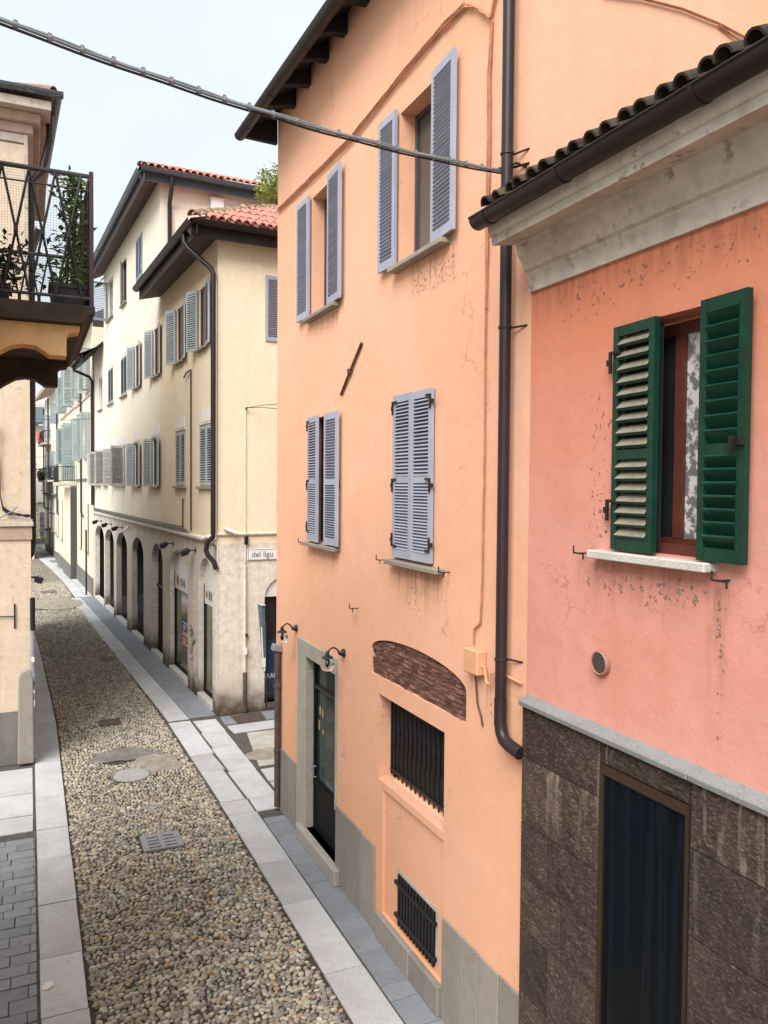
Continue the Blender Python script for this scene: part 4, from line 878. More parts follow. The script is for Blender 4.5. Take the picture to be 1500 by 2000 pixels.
c = MB(); c.box(6.2, 20.2, -.9, -.8, 3.7, 10.5); c.box(.5, 5.3, -.9, -.8, 3.7, 10); c.build('inner_wall', 'darkbox', AH)
# string course and cables on it
c = MB(); c.sweep([(0, 3.70), (.05, 3.72), (.07, 3.76), (.09, 3.77), (.09, 3.82), (0, 3.85)], (.02, 0, 0), (20.45, 0, 0), (0, 1, 0), (0, 0, 1)); c.build('string_course', 'arcade', AH)
c = MB(); c.sweep([(0, 3.90), (-.03, 3.91), (-.055, 3.94), (-.055, 3.965), (0, 3.98)], (0, .03, 0), (0, -6, 0), (1, 0, 0), (0, 0, 1)); c.build('string_course', 'arcade', AH)
for k, (o, z) in enumerate(((.07, 3.875), (.05, 3.91), (.03, 3.96))): c = MB(); c.tube([(2.3 + k * .4, o, z), (8, o, z - .01), (14, o, z), (20.4, o, z + .01)], .016, 6); c.build('cable_duct', 'pipe_far', AH)
c = MB(); c.box(-.012, .05, -.012, .012, 0, 3.72); c.build('corner_trim', 'arcade', AH)
# arcade infill
for k, ((a, b, t), d) in enumerate(zip(arches, dep)):
    y = -d
    if k < 2:
        f = MB(); f.box(a, a + .05, y, y + .04, .12, 2.7); f.box(b - .05, b, y, y + .04, .12, 2.7); f.box(a + .05, b - .05, y, y + .04, .12, .2)
        o = f.build('shop_window', 'black_door', AH); c = MB(); c.box(a, b, y - .012, y + .004, .15, 2.25); c.build('pane', 'glass_shop', o)
        n = 14; ru, cz = (b - a) / 2 - .012, 2.70; P = [((a + b) / 2 - ru * math.cos(PI * i / n), y + .03, cz + (t - 2.72) * math.sin(PI * i / n)) for i in range(n + 1)]; P = [(b - .012, y + .03, 2.24), (a + .012, y + .03, 2.24)] + P
        c = MB(); c.add(P + [(x, y + .01, z) for (x, _, z) in P], [tuple(range(len(P))), tuple(reversed(range(len(P), 2 * len(P))))] + [(i, (i + 1) % len(P), len(P) + (i + 1) % len(P), len(P) + i) for i in range(len(P))]); fa = c.build('shop_sign', 'sign_white', AH)
        us = a + (b - a) * .90; w_ = (b - a)
        c = MB(); c.lathe([(.12 * w_ / 1.7, y + .031), (.12 * w_ / 1.7, y + .036)], (0, 0, 0), 16, 'y'); lo = c.build('logo', 'logo', fa); lo.location = (a + w_ * .80, 0, 2.47)
        text('BNL' if k else 'BNL I', .30, 'sign_lettering', 'ink', fa, (a + w_ * (.66 if k == 0 else .66), y + .032, 2.36), FACE, .002, (b - a) / 1.9)
        c = MB(); c.box(a - .02, b + .02, y + .002, .03, 0, .13); c.build('window_step', 'whitestone', AH, bevel=.008)
    elif k == 2:
        c = MB(); c.box(a, b, y - .02, y, 0, t); d_ = c.build('door', 'black_door', AH)
        c = MB()
        for i in range(8): c.box(a + .1 + i * .2, a + .13 + i * .2, y + .002, y + .03, .1, 1.9)
        c.box(a, b, y + .002, y + .05, 2.0, 2.06); tag(c.build('door_bars', 'iron', d_), kind='stuff')
        c = MB(); c.box(a, b, y + .06, .02, 0, .10); c.build('door_step', 'whitestone', AH)
    else:
        c = MB(); c.box(a, b, y + .02, .015, 0, .09); c.build('door_step', 'whitestone', AH)
# unlit passage behind the four open arches
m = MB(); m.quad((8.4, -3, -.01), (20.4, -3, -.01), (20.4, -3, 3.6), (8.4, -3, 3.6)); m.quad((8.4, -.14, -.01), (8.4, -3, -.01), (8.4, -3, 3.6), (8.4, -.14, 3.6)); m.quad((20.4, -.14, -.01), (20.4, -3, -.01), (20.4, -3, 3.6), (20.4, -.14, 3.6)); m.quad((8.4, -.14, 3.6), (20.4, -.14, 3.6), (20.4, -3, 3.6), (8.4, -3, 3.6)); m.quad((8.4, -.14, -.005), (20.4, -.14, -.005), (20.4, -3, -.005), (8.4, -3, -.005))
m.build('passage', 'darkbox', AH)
# printed poster inside the second arch window
ps = thing('window_poster', 'blue yellow and red poster in the arched shop window', 'poster', (0, 0, 0))
ps.matrix_world = Matrix.Translation((3.711, 17.085, 0)) @ Matrix.Rotation(BA, 4, 'Z')
for (z0, z1, mm) in ((1.22, 1.50, 'post_blue'), (1.09, 1.218, 'post_yellow'), (.80, 1.088, 'post_red2')): c = MB(); c.box(3.35, 4.02, -.150, -.146, z0, z1); c.build('print_band', mm, ps)
for i, z in enumerate((1.42, 1.34, 1.27, 1.12, 1.0, .93, .86)): c = MB(); c.box(3.4 + .1 * (i % 3), 3.95 - .06 * (i % 2), -.145, -.1435, z, z + .035); c.build('print_line', 'sign_white', ps)
# windows of the street front
def slats_n(h): return max(6, int(h / .075))
def awin(a, b, z0, z1, kind, sh):
    H = z1 - z0
    if kind in (0, 3):
        fm = 'redwood' if (a < 7 and z0 > 8) else 'frame_dark'; lw = .45
        win(AH, a + .31, b - .31, z0, z1, -.05, fm, 'glass', fw=.06)
        shutter(AH, b - .30, .04, z0 - .02, z1 + .02, lw, .34 if kind == 0 else .8, sh, n=(12, 12), single=True, joined=True, tilt=50, d=.085)
        shutter(AH, a + .30, .04, z0 - .02, z1 + .02, lw, PI - .12 if kind == 0 else PI / 2, sh, n=(12, 12), single=True, joined=True, tilt=-50, d=.085)
        sill(AH, a + .25, b - .25, z0 - .01, d=.09, th=.06)
    elif kind == 1:
        w_ = (b - a) / 2 - .006
        c = MB(); c.box(a, b, -.14, -.13, z0, z1); c.build('window', 'darkbox', AH)
        shutter(AH, b - .0, .0, z0 + .01, z1, w_, PI, sh, n=(11, 11), single=True, joined=True, tilt=-35); shutter(AH, a, .0, z0 + .01, z1, w_, 0, sh, n=(11, 11), single=True, joined=True, tilt=35)
        sill(AH, a - .12, b + .12, z0 - .005, d=.08, th=.06)
    else:
        win(AH, a, b, z0, z1, -.10, 'frame_white', 'glass_grey', fw=.09)
        sill(AH, a - .08, b + .08, z0 - .005, d=.08, th=.06)
    if z0 < 6 or kind in (1, 2): c = MB(); c.box(a + .1, b - .1, .0, .012, z1 + .10, z1 + .36); c.build('lintel_plate', 'lintel', AH)
    if z0 < 6: c = MB(); c.box(a + .2 if kind != 1 else a - .05, b - .2 if kind != 1 else b + .05, .0, .03, z1 + .03, z1 + .07); c.build('lintel', 'arcade', AH)
for a, b, k in WU: awin(a, b, 8.16, 9.52, k, 'shutter_grey' if k == 0 else 'shutter_teal')
for a, b, k in WM: awin(a, b, 4.99, 6.36, k, 'shutter_old' if k == 3 else 'shutter_grey')
shutter(AH, 9.8, .01, 11.55, 12.85, .52, PI, 'shutter_sky', n=(10, 10), single=True, joined=True); shutter(AH, 8.75, .01, 11.55, 12.85, .52, 0, 'shutter_sky', n=(10, 10), single=True, joined=True)
win(AH, 11.75, 12.7, 11.35, 12.85, -.09, 'frame_dark', 'glass_grey'); sill(AH, 11.65, 12.8, 11.34, d=.1, th=.06); shutter(AH, 12.72, .02, 11.35, 12.85, .5, 2.9, 'shutter_old', n=(10, 10), single=True, joined=True)
win(AH, 14.8, 16.2, 11.45, 12.95, -.09, 'shutter_old', 'glass_grey'); sill(AH, 14.7, 16.3, 11.44, d=.1, th=.06); shutter(AH, 16.2, .02, 11.45, 12.95, .62, 1.75, 'shutter_sky', n=(10, 10), single=True, joined=True)
shutter(AH, -.02, -1.06, 8.2, 9.63, .42, -PI / 2, 'shutter_blue', n=(13, 13), single=True, joined=True); shutter(AH, -.02, -1.49, 8.2, 9.63, .42, -PI / 2, 'shutter_blue', n=(13, 13), single=True, joined=True)
c = MB(); c.box(5.80, 5.99, -1.75, -1.38, 12.75, 13.2); c.box(5.78, 5.99, -1.77, -1.36, 13.2, 13.23); c.build('vent_cowl', 'lintel', AH); c = MB(); c.box(6.0, 6.06, -2.7, -1.85, 13.0, 13.2); c.build('clerestory_window', 'frame_white', AH)
# eaves, gutters and roofs
def eaves(u0, u1, off, zt, zw, gm, sm, name='gutter', gr=.10):
    U0 = u0; u0 = u0 + .14; c = MB(); c.add([(u0, 0, zw), (u1, 0, zw), (u1, off - .08, zt - .30), (u0, off - .08, zt - .30), (u0, 0, zw + .10), (u1, 0, zw + .10), (u1, off - .08, zt - .12), (u0, off - .08, zt - .12)], [(0, 1, 2, 3), (4, 7, 6, 5), (0, 3, 7, 4), (1, 5, 6, 2), (3, 2, 6, 7), (0, 4, 5, 1)]); c.build('soffit', sm, AH); u0 = U0
    c = MB(); c.sweep(gutter_prof(gr), (u0, off - .0, zt), (u1, off - .0, zt), (0, 1, 0), (0, 0, 1)); c.tube([(u0, off + gr, zt), (u1, off + gr, zt)], .014, 6); c.build(name, gm, AH, smooth=True)
    c = MB(); c.box(u0, u1, off - .105, off - .08, zt - .31, zt + .02); c.build('fascia', gm, AH)
def eaves_end(v0, v1, ou, u_, zt, zw, gm, sm, gr=.10):
    """the same along an end wall at u=u_, running towards -y from v0 to v1, overhanging by ou towards -u"""
    c = MB(); c.add([(u_, v0, zw), (u_, v1, zw), (u_ - ou + .08, v1, zt - .30), (u_ - ou + .08, v0, zt - .30), (u_, v0, zw + .1), (u_, v1, zw + .1), (u_ - ou + .08, v1, zt - .12), (u_ - ou + .08, v0, zt - .12)], [(0, 1, 2, 3), (4, 7, 6, 5), (0, 3, 7, 4), (1, 5, 6, 2), (3, 2, 6, 7), (0, 4, 5, 1)]); c.build('soffit', sm, AH)
    c = MB(); c.sweep(gutter_prof(gr), (u_ - ou, v0, zt), (u_ - ou, v1, zt), (1, 0, 0), (0, 0, 1)); c.tube([(u_ - ou - gr, v0, zt), (u_ - ou - gr, v1, zt)], .014, 6); c.build('gutter', gm, AH, smooth=True)
    c = MB(); c.box(u_ - ou + .08, u_ - ou + .105, v1, v0, zt - .31, zt + .02); c.build('fascia', gm, AH)
eaves(-.48, 6.05, .66, 10.45, 10.30, 'gutter', 'wood_eave'); eaves_end(.66, -8, .45, 0, 10.45, 10.33, 'gutter', 'wood_eave')
eaves(5.55, 17.6, .62, 13.58, 13.56, 'gutter_blue', 'wood_eave'); eaves_end(.62, -8, .45, 5.99, 13.62, 13.56, 'gutter_blue', 'wood_eave')
eaves(17.37, 20.7, .92, 10.25, 10.80, 'gutter', 'wood_dark')
def hiproof(u0, v0, z0, u1, sl, run, mat):
    k = run; c = MB(); R1 = (u0 + k, v0 - k, z0 + sl * k)
    c.add([(u0, v0, z0), (u1, v0, z0), (u1, v0 - k, z0 + sl * k), R1, (u0, -9, z0), (u0 + k, -9, z0 + sl * k)], [(0, 1, 2, 3), (0, 3, 5, 4)]); c.build('roof', 'tile_mix' if mat else 'tile_red', AH)
hiproof(-.50, .70, 10.46, 5.98, .52, 3.6, 0); hiproof(5.50, .66, 13.62, 17.6, .40, 4.0, 0)
c = MB(); c.add([(17.37, .96, 10.28), (20.7, .96, 10.28), (20.7, -3, 12.3), (17.37, -3, 12.3)], [(0, 1, 2, 3)]); c.build('roof', 'tile_mix', AH)
up = Vector((1, 0, .52)).normalized(); tm = tile_mesh(.078, .42, 'tile_red', 6)
tiles(AH, (-.52, .68, 10.50), (0, -1, 0), tuple(up), 22, 8, .175, .36, tm, keep=lambda i, j: (i + .2) * .175 > j * .36 * up.x)
hm = tile_mesh(.12, .44, 'tile_moss', 7); hd = Vector((1, -1, .52)).normalized(); hs = hd.cross(Vector((0, 0, 1))).normalized(); hn = hs.cross(hd)
for i in range(11): link('ridge_tile', hm, AH, Vector((-.50, .70, 10.50)) + hd * (.06 + i * .36), (Matrix((hs, hd, hn)).transposed() @ Matrix.Rotation(random.uniform(-.08, .08), 3, 'Z')).to_euler())
up2 = Vector((1, 0, .40)).normalized(); tm2 = tile_mesh(.085, .46, 'tile_red', 4)
tiles(AH, (5.46, .62, 13.66), (0, -1, 0), tuple(up2), 28, 9, .19, .40, tm2, keep=lambda i, j: (i + .2) * .19 > j * .40 * up2.x, joined='roof_tiles')
hd = Vector((1, -1, .40)).normalized(); hs = hd.cross(Vector((0, 0, 1))).normalized(); hn = hs.cross(hd)
for i in range(13): link('ridge_tile', hm, AH, Vector((5.50, .66, 13.64)) + hd * (.06 + i * .38), Matrix((hs, hd, hn)).transposed().to_euler())
# downpipes
c = MB(); c.tube([(.30, .66, 10.36), (.28, .66, 10.18), (.22, .60, 10.05), (-.02, .16, 9.62), (-.05, .115, 9.50), (-.05, .115, 9.3), (-.05, .115, 3.98), (-.05, .115, 3.9), (.03, .22, 3.78), (.06, .24, 3.62), (.05, .2, 3.50), (-.02, .09, 3.36), (-.03, .04, 3.2)], .055, 12); c.build('downpipe', 'pipe', AH, smooth=True)
c = MB(); c.tube([(5.56, -.22, 13.5), (5.6, -.22, 13.2), (5.90, -.23, 12.9), (5.90, -.23, 10.6)], .06, 10); c.build('downpipe', 'pipe_far', AH, smooth=True)
c = MB(); c.tube([(20.35, .9, 10.2), (20.35, .85, 10.0), (20.38, .2, 9.75), (20.38, .10, 9.55), (20.38, .10, 4.1)], .065, 10); c.build('downpipe', 'pipe', AH, smooth=True)
c = MB(); c.tube([(2.95, .05, 7.66), (2.7, .05, 7.75), (2.33, .03, 7.78), (2.32, .03, 7.7), (2.32, .03, 3.9)], .02, 6); c.build('conduit', 'rust', AH); c = MB(); c.tube([(3.05, .03, 4.66), (3.19, .03, 4.66), (3.19, .03, 3.95)], .018, 6); c.build('conduit', 'rust', AH)
c = MB(); c.tube([(-.022, -.61, 6.66), (-.022, -.61, 4.05)], .008, 6); c.tube([(-.022, -.61, 4.05), (-.022, -.61, 3.3)], .02, 6); c.tube([(-.022, -.60, 3.25), (-.022, -.60, .05)], .034, 8); c.build('conduit', 'arcade', AH); c = MB(); c.tube([(-.03, -.60, .9), (-.03, -.60, .03)], .045, 8); c.build('conduit_foot', 'rust', AH)
c = MB(); c.box(-.06, -.0, -.66, -.59, 3.72, 3.90); c.build('cable_box', 'iron', AH); c = MB(); c.box(-.07, -.0, -.655, -.60, 1.69, 1.75); c.build('pipe_joint', 'iron', AH); c = MB(); c.box(-.075, -.03, -.64, -.595, 1.30, 1.44); c.build('sticker', 'sign_white', AH)
# end wall shop opening
c = MB(); c.box(.20, .22, -2.5, -1.06, .16, 2.53); c.build('shop_window', 'glass', AH); c = MB(); c.box(.0, .25, -2.5, -1.06, .05, .16); c.build('window_step', 'whitestone', AH)
c = MB(); c.box(.17, .19, -2.3, -1.10, .35, 1.55); bn = c.build('window_poster', 'banner', AH); text('TRAIRON', .16, 'poster_lettering', 'sign_white', bn, (.166, -1.09, .66), (PI / 2, 0, -PI / 2), .002, .8)
P = [(.05, -1.07, 2.53)] + [(.05, -1.78 + .71 * math.cos(PI * i / 12), 2.53 + .50 * math.sin(PI * i / 12)) for i in range(13)]; c = MB(); c.add(P, [tuple(range(len(P)))]); c.build('lunette', 'camwhite', AH)
# ------------------------------------------------------------------ things on the arcaded house
AM = Matrix.Translation((3.711, 17.085, 0)) @ Matrix.Rotation(BA, 4, 'Z')
def on_ah(name, label, cat, u, o, z, group=None, rz=0):
    t = thing(name, label, cat, (0, 0, 0), 0, group); t.matrix_world = AM @ Matrix.Translation((u, o, z)) @ Matrix.Rotation(rz, 4, 'Z'); return t
def flood(u, z, label, s=1.0):
    t = on_ah('floodlight', label, 'floodlight', u, 0, z, 'floodlights above the arcade')
    c = MB(); c.box(-.05, .05, 0, .02, -.05, .05); c.tube([(0, .02, 0), (0, .16, .01)], .016, 6); c.build('bracket', 'iron', t)
    R = Matrix.Rotation(-.35, 3, 'X'); c = MB(); c.obox((0, .27, -.02), (.26 * s, .22, .10), R); c.obox((0, .27, -.085), (.22 * s, .18, .03), R); c.build('housing', 'lamp_iron' if s > .9 else 'iron', t, bevel=.012)
    c = MB(); c.obox((0, .262, -.105), (.20 * s, .16, .008), R); c.build('lens', 'glass_grey', t)
for i, (u, z) in enumerate(((1.95, 3.46), (4.4, 3.46), (12.8, 3.48), (15.4, 3.48), (18.2, 3.48))):
    flood(u, z, ['grey floodlight over the first arch, next to the brown downpipe', 'grey floodlight over the second arch of the arcade', 'black floodlight between the far arches, nearest of the far three', 'black floodlight between the far arches, middle of the far three', 'black floodlight over the last arch at the far end'][i], 1 if i < 2 else .85)
def cctv(t, d=(1, 0, -.25)):
    c = MB(); c.lathe([(.05, 0), (.05, .02), (.02, .03)], (0, 0, 0), 10, 'y'); c.tube([(0, .02, 0), (0, .09, -.02)], .014, 6); c.build('bracket', 'camwhite', t)
    d = Vector(d).normalized(); p = Vector((0, .10, -.01)); c = MB(); c.tube([p - d * .12, p + d * .17], [.042, .042], 10); c.build('housing', 'camwhite', t, smooth=True)
    c = MB(); c.tube([p + d * .171, p + d * .175], .034, 10); c.build('lens', 'glass', t)
t = on_ah('security_camera', 'white security camera on the end wall ledge beside the corner', 'security camera', -.01, -.22, 4.05, 'security cameras at the corner', PI / 2); cctv(t, (-1, .3, -.45))
t = on_ah('security_camera', 'security camera beside the bend of the brown downpipe, facing the arcade', 'security camera', .62, .0, 3.86, 'security cameras at the corner'); cctv(t, (1, .3, -.25))
t = on_ah('security_camera', 'white security camera under the string course between the far arches', 'security camera', 11.4, 0, 3.5, 'security cameras at the corner'); cctv(t, (-.3, .6, -.6))
sg = on_ah('street_sign', 'white enamel street name sign partly hidden by the orange house', 'street sign', -.012, -.65, 3.36, None, PI / 2)
# frame here: +x along the end wall away from the corner is local -x after the quarter turn
c = MB(); c.box(-1.25, 0, 0, .018, 0, .255); c.build('plate', 'sign_white', sg, bevel=.006)
c = MB()
for (a, b, z0, z1) in ((-1.235, -.018, .235, .243), (-1.235, -.018, .012, .020), (-.026, -.018, .02, .235)): c.box(a, b, .018, .0205, z0, z1)
c.build('border', 'ink_blue', sg)
text('del ligu', .185, 'sign_lettering', 'ink', sg, (-.10, .019, .07), FACE, .001, .95)
gf = on_ah('graffiti_tag', 'black sprayed tag on the pier between the two shop windows', 'graffiti', 0, .004, 0)
c = MB(); rr = random.Random(5)
for (cx, cz, sc, n) in ((2.35, 1.45, .22, 9), (2.2, 1.25, .26, 10), (2.4, 1.02, .18, 7), (2.28, .85, .12, 5), (1.95, 1.0, .08, 3)):
    P = [(cx + rr.uniform(-1, 1) * sc, .002, cz + rr.uniform(-1, 1) * sc * .8) for _ in range(n)]; Q = []
    for i in range(len(P) - 2):
        a, b, d = map(Vector, P[i:i + 3]); m0, m1 = (a + b) / 2, (b + d) / 2
        Q += [m0.lerp(b, k / 4).lerp(b.lerp(m1, k / 4), k / 4) for k in range(4)]
    for a, b in zip(Q, Q[1:]):
        n_ = (b - a).cross(Vector((0, 1, 0)))
        if n_.length < 1e-5: continue
        n_ = n_.normalized() * .016; c.quad(a - n_, b - n_, b + n_, a + n_)
tag(c.build('paint_strokes', 'ink', gf), kind='stuff')
bs = thing('folded_banner', 'narrow blue grey folded banner leaning out of the dark shop opening', 'banner', (4.62, 16.95, .9))
c = MB(); c.add([(-.06, 0, 1.52), (.02, -.02, 1.47), (.10, -.01, 1.47), (.11, .0, .9), (.13, 0, .25), (.05, 0, .05), (.03, -.02, .55)] + [(-.06, .02, 1.52), (.02, .0, 1.47), (.10, .01, 1.47), (.11, .02, .9), (.13, .02, .25), (.05, .02, .05), (.03, .0, .55)], [tuple(range(7)), tuple(range(13, 6, -1))] + [(k, (k + 1) % 7, 7 + (k + 1) % 7, 7 + k) for k in range(7)]); c.build('cloth', 'fold', bs)
c = MB(); c.tube([(-.06, -.03, 1.54), (.0, -.05, 1.49), (.11, -.03, 1.48)], .012, 6); c.build('top_bar', 'camwhite', bs); c = MB(); c.tube([(.02, -.03, 1.0), (.06, -.03, .25), (.10, -.03, .03)], .014, 6); c.box(.03, .11, -.05, -.03, .12, .32); c.build('strut', 'camwhite', bs)
c = MB(); c.tube([(.14, .02, 1.1), (.15, .02, -.8)], .02, 6); c.build('pole', 'iron', bs)
# hook and wires on the end wall
sw = on_ah('span_wire', 'thin wire hooked to the end wall and running behind the orange house', 'wire', 0, 0, 0)
c = MB(); c.tube([(-.01, -.62, 6.68), (-.10, -.62, 6.70)], .02, 6); c.tube([(-.08, -.62, 6.70), (-.35, -.9, 6.70), (-1.2, -2.6, 6.5)], .006, 4); c.tube([(-.08, -.62, 6.70), (-.3, -.95, 6.76), (-.9, -2.6, 6.9)], .006, 4); c.build('wire', 'iron', sw)
# shrub growing behind the corner roof
sh = thing('rooftop_shrub', 'yellow green leafy shrub rising behind the corner roof tiles', 'shrub', (5.80, 20.2, 12.30))
sh.scale = (.74, .74, .74); sh.location = (5.95, 20.2, 12.42)
foliage(1700, lambda i: ((lambda a, r, h: (r * math.cos(a), r * math.sin(a), h))(random.uniform(0, 6.28), random.uniform(0, .85) ** .6 * (1 - random.random() * .3), random.uniform(-.1, 1.15) * random.random() ** .3), 1), .14, 'leaf_yel', 'foliage', sh)
c = MB()
for k in range(7): a = k * .9; c.tube([(0, 0, -.6), (.15 * math.cos(a), .15 * math.sin(a), .2), (.5 * math.cos(a), .5 * math.sin(a), .85)], [.03, .02, .008], 5)
tag(c.build('stem', 'bark', sh), kind='stuff')

# ------------------------------------------------------------------ houses beyond the arcade
DA = math.radians(92.2518); EA = math.radians(93.5204)
def pipe(par, u, o, z0, z1, r=.05, bend=True):
    c = MB(); c.tube([(u, o, z1), (u, o, z0 + .25), (u - .05, o - .02, z0 + .1), (u - .35, -.02, z0)], r, 8) if bend else c.tube([(u, o, z1), (u, o, z0)], r, 8); c.build('downpipe', 'pipe_far', par, smooth=True)
DH = thing('narrow_townhouse', 'narrow pinkish cream townhouse with a grey plinth beyond the arcade', 'house', (2.60, 37.55, 0), DA)
m = MB(); wall(m, 0, 7.5, .8, 12.2, [(4.9, 5.6, 6.2, 8.3, .1), (1.1, 2.3, 6.2, 8.3, .1), (1.0, 2.0, 9.25, 11.2, .1), (4.6, 5.6, 9.25, 11.2, .1)]); m.quad((0, 0, 0), (0, -5, 0), (0, -5, 12), (0, 0, 12)); m.build('wall', 'cream2', DH)
m = MB(); m.box(.01, 7.5, -.2, .03, 0, .8); m.build('plinth', 'greyrender', DH)
for (a, b, z0, z1) in ((4.9, 5.6, 6.2, 8.3), (1.1, 2.3, 6.2, 8.3), (1.0, 2.0, 9.25, 11.2), (4.6, 5.6, 9.25, 11.2)):
    win(DH, a, b, z0, z1, -.08, 'frame_white', 'glass_grey'); sill(DH, a - .15, b + .15, z0, d=.12, th=.07)
    shutter(DH, a, .03, z0, z1, .42, PI / 2 + .25, 'shutter_grey' if z0 < 9 else 'shutter_teal', n=(14, 14), single=True, joined=True); shutter(DH, b, .03, z0, z1, .42, PI / 2 - .1, 'shutter_teal' if z0 < 9 else 'shutter_grey', n=(14, 14), single=True, joined=True)
c = MB(); c.box(0, 7.5, 0, .07, 9.08, 9.18); c.build('string_course', 'tower', DH); c = MB(); c.box(0, 7.5, 0, .06, 5.18, 5.30); c.build('string_course', 'greyrender', DH)
for (u, z0, z1) in ((5.1, 1.85, 3.46), (2.0, 1.85, 4.1)): c = MB(); c.box(u - .22, u + .22, .0, .025, z0, z1); c.build('window', 'glass', DH); c = MB(); c.box(u - .3, u + .3, 0, .08, z0 - .1, z0); c.build('window_sill', 'sill', DH)
pipe(DH, 4.35, .09, 3.4, 12.0); pipe(DH, .06, .3, .1, 3.0, .04, False)
c = MB(); c.add([(0, .6, 12.15), (7.5, .6, 12.15), (7.5, -3, 13.9), (0, -3, 13.9), (0, .6, 12.3), (7.5, .6, 12.3), (7.5, -3, 14.05), (0, -3, 14.05)], [(3, 2, 1, 0), (4, 5, 6, 7), (0, 1, 5, 4), (1, 2, 6, 5), (2, 3, 7, 6), (3, 0, 4, 7)]); c.build('roof', 'wood_eave', DH)

BH = thing('balcony_townhouse', 'cream townhouse with a stone balcony and tall louvred shutters in the bend', 'house', (2.60, 37.55, 0), DA)
m = MB(); wall(m, 7.5, 17, 4.85, 12.2, [(8.4, 9.6, 5.2, 8.3, .1), (13, 14, 6.2, 8.3, .1), (8.4, 9.6, 9.25, 11.3, .1), (13, 14, 9.25, 11.3, .1)], off=.02); m.build('wall', 'cream2', BH)
m = MB(); wall(m, 7.5, 17, 0, 4.85, off=.33); m.build('ground_floor_wall', 'cream2', BH)
m = MB(); m.quad((7.5, .33, 0), (7.5, 0, 0), (7.5, 0, 4.85), (7.5, .33, 4.85)); m.build('end_wall', 'darkrender', BH); m = MB(); m.box(7.52, 17, .33, .35, 0, .75); m.build('plinth', 'greyrender', BH)
for (a, b, z0, z1) in ((8.4, 9.6, 5.2, 8.3), (13, 14, 6.2, 8.3), (8.4, 9.6, 9.25, 11.3), (13, 14, 9.25, 11.3)):
    win(BH, a, b, z0, z1, -.06, 'frame_white', 'glass'); shutter(BH, a - .02, .04, z0, z1, .56, PI / 2, 'shutter_teal' if z0 < 9 else 'shutter_grey', n=(12, 12), joined=True, d=.13); shutter(BH, b, .04, z0, z1, .56, PI / 2 - .3, 'shutter_teal', n=(12, 12), joined=True, d=.13)
c = MB(); c.box(7.5, 17, .02, .09, 9.10, 9.20); c.build('string_course', 'tower', BH)
c = MB(); c.box(7.5, 11, .02, .94, 4.93, 5.12); c.build('balcony_slab', 'cornice', BH, bevel=.02)
rl = MB(); rl.tube([(7.55, .05, 5.95), (7.55, .9, 5.95), (10.9, .9, 5.95)], .02, 5); rl.tube([(7.55, .05, 5.22), (7.55, .9, 5.22), (10.9, .9, 5.22)], .015, 5); rl = rl.build('balcony_railing', 'iron', BH)
b = MB(); b.tube([(0, 0, 5.12), (0, .02, 5.5), (0, 0, 5.95)], .010, 4); bme = b.mesh('bar', 'iron')
for i in range(8): link('bar', bme, rl, (7.55, .10 + i * .11, 0))
for i in range(24): link('bar', bme, rl, (7.65 + i * .14, .9, 0))
for (u, z0, z1) in ((12.6, 1.8, 4.1), (15.9, 1.8, 4.1)): c = MB(); c.box(u - .25, u + .25, .33, .352, z0, z1); c.build('window', 'glass', BH); c = MB(); c.box(u - .35, u + .35, .33, .42, z0 - .12, z0); c.build('window_sill', 'sill', BH)
pipe(BH, 15.4, .43, 3.1, 12.0); c = MB(); c.box(7.6, 8.2, .45, .8, 5.12, 5.6); 
c = MB(); c.add([(7.5, .8, 12.15), (17, .8, 12.15), (17, -3, 13.9), (7.5, -3, 13.9), (7.5, .8, 12.3), (17, .8, 12.3), (17, -3, 14.05), (7.5, -3, 14.05)], [(3, 2, 1, 0), (4, 5, 6, 7), (0, 1, 5, 4), (1, 2, 6, 5), (2, 3, 7, 6), (3, 0, 4, 7)]); c.build('roof', 'soffit_pl', BH)

EH = thing('far_townhouse', 'grey white townhouse with blue shutters and two small balconies in the distance', 'house', (2.16, 48.74, 0), EA)
m = MB(); wall(m, 6.3, 17, 0, 11.3, [(6.6, 7.6, 5.45, 7.1, .1), (11, 12, 5.45, 7.1, .1), (6.6, 7.6, 8.9, 10.2, .1), (12.5, 13.5, 8.3, 9.9, .1)]); m.quad((17, 0, 0), (17, -4, 0), (17, -4, 11), (17, 0, 11)); m.quad((6.3, 0, 0), (6.3, -.6, 0), (6.3, -.6, 11.3), (6.3, 0, 11.3)); m.build('wall', 'white', EH)
m = MB(); m.box(6.3, 17, .0, .03, 0, .5); m.build('plinth', 'greyrender', EH)
for (a, b, z0, z1) in ((6.6, 7.6, 5.45, 7.1), (11, 12, 5.45, 7.1), (6.6, 7.6, 8.9, 10.2), (12.5, 13.5, 8.3, 9.9)):
    win(EH, a, b, z0, z1, -.06, 'frame_white', 'glass'); shutter(EH, a - .02, .03, z0, z1, .45, PI / 2, 'shutter_sky', n=(9, 9), joined=True, d=.06)
for (a, b, z) in ((10.6, 16.4, 5.30), (6.2, 8.4, 5.30), (12.0, 16.6, 7.95)):
    c = MB(); c.box(a, b, 0, .55, z - .12, z); s_ = c.build('balcony_slab', 'cornice', EH); c = MB(); c.tube([(a, 0, z + .85), (a, .5, z + .85), (b, .5, z + .85), (b, 0, z + .85)], .022, 5)
    for i in range(14): u = a + (b - a) * i / 13; c.tube([(u, .5, z), (u, .5, z + .85)], .012, 4)
    for i in range(4): c.tube([(a, .1 + i * .12, z), (a, .1 + i * .12, z + .85)], .012, 4)
    tag(c.build('balcony_railing', 'iron', s_), kind='stuff')
c = MB(); c.box(6.3, 17, 0, .14, 4.20, 4.26); c.box(6.3, 17, 0, .20, 4.30, 4.38); c.build('string_course', 'greyrender', EH)
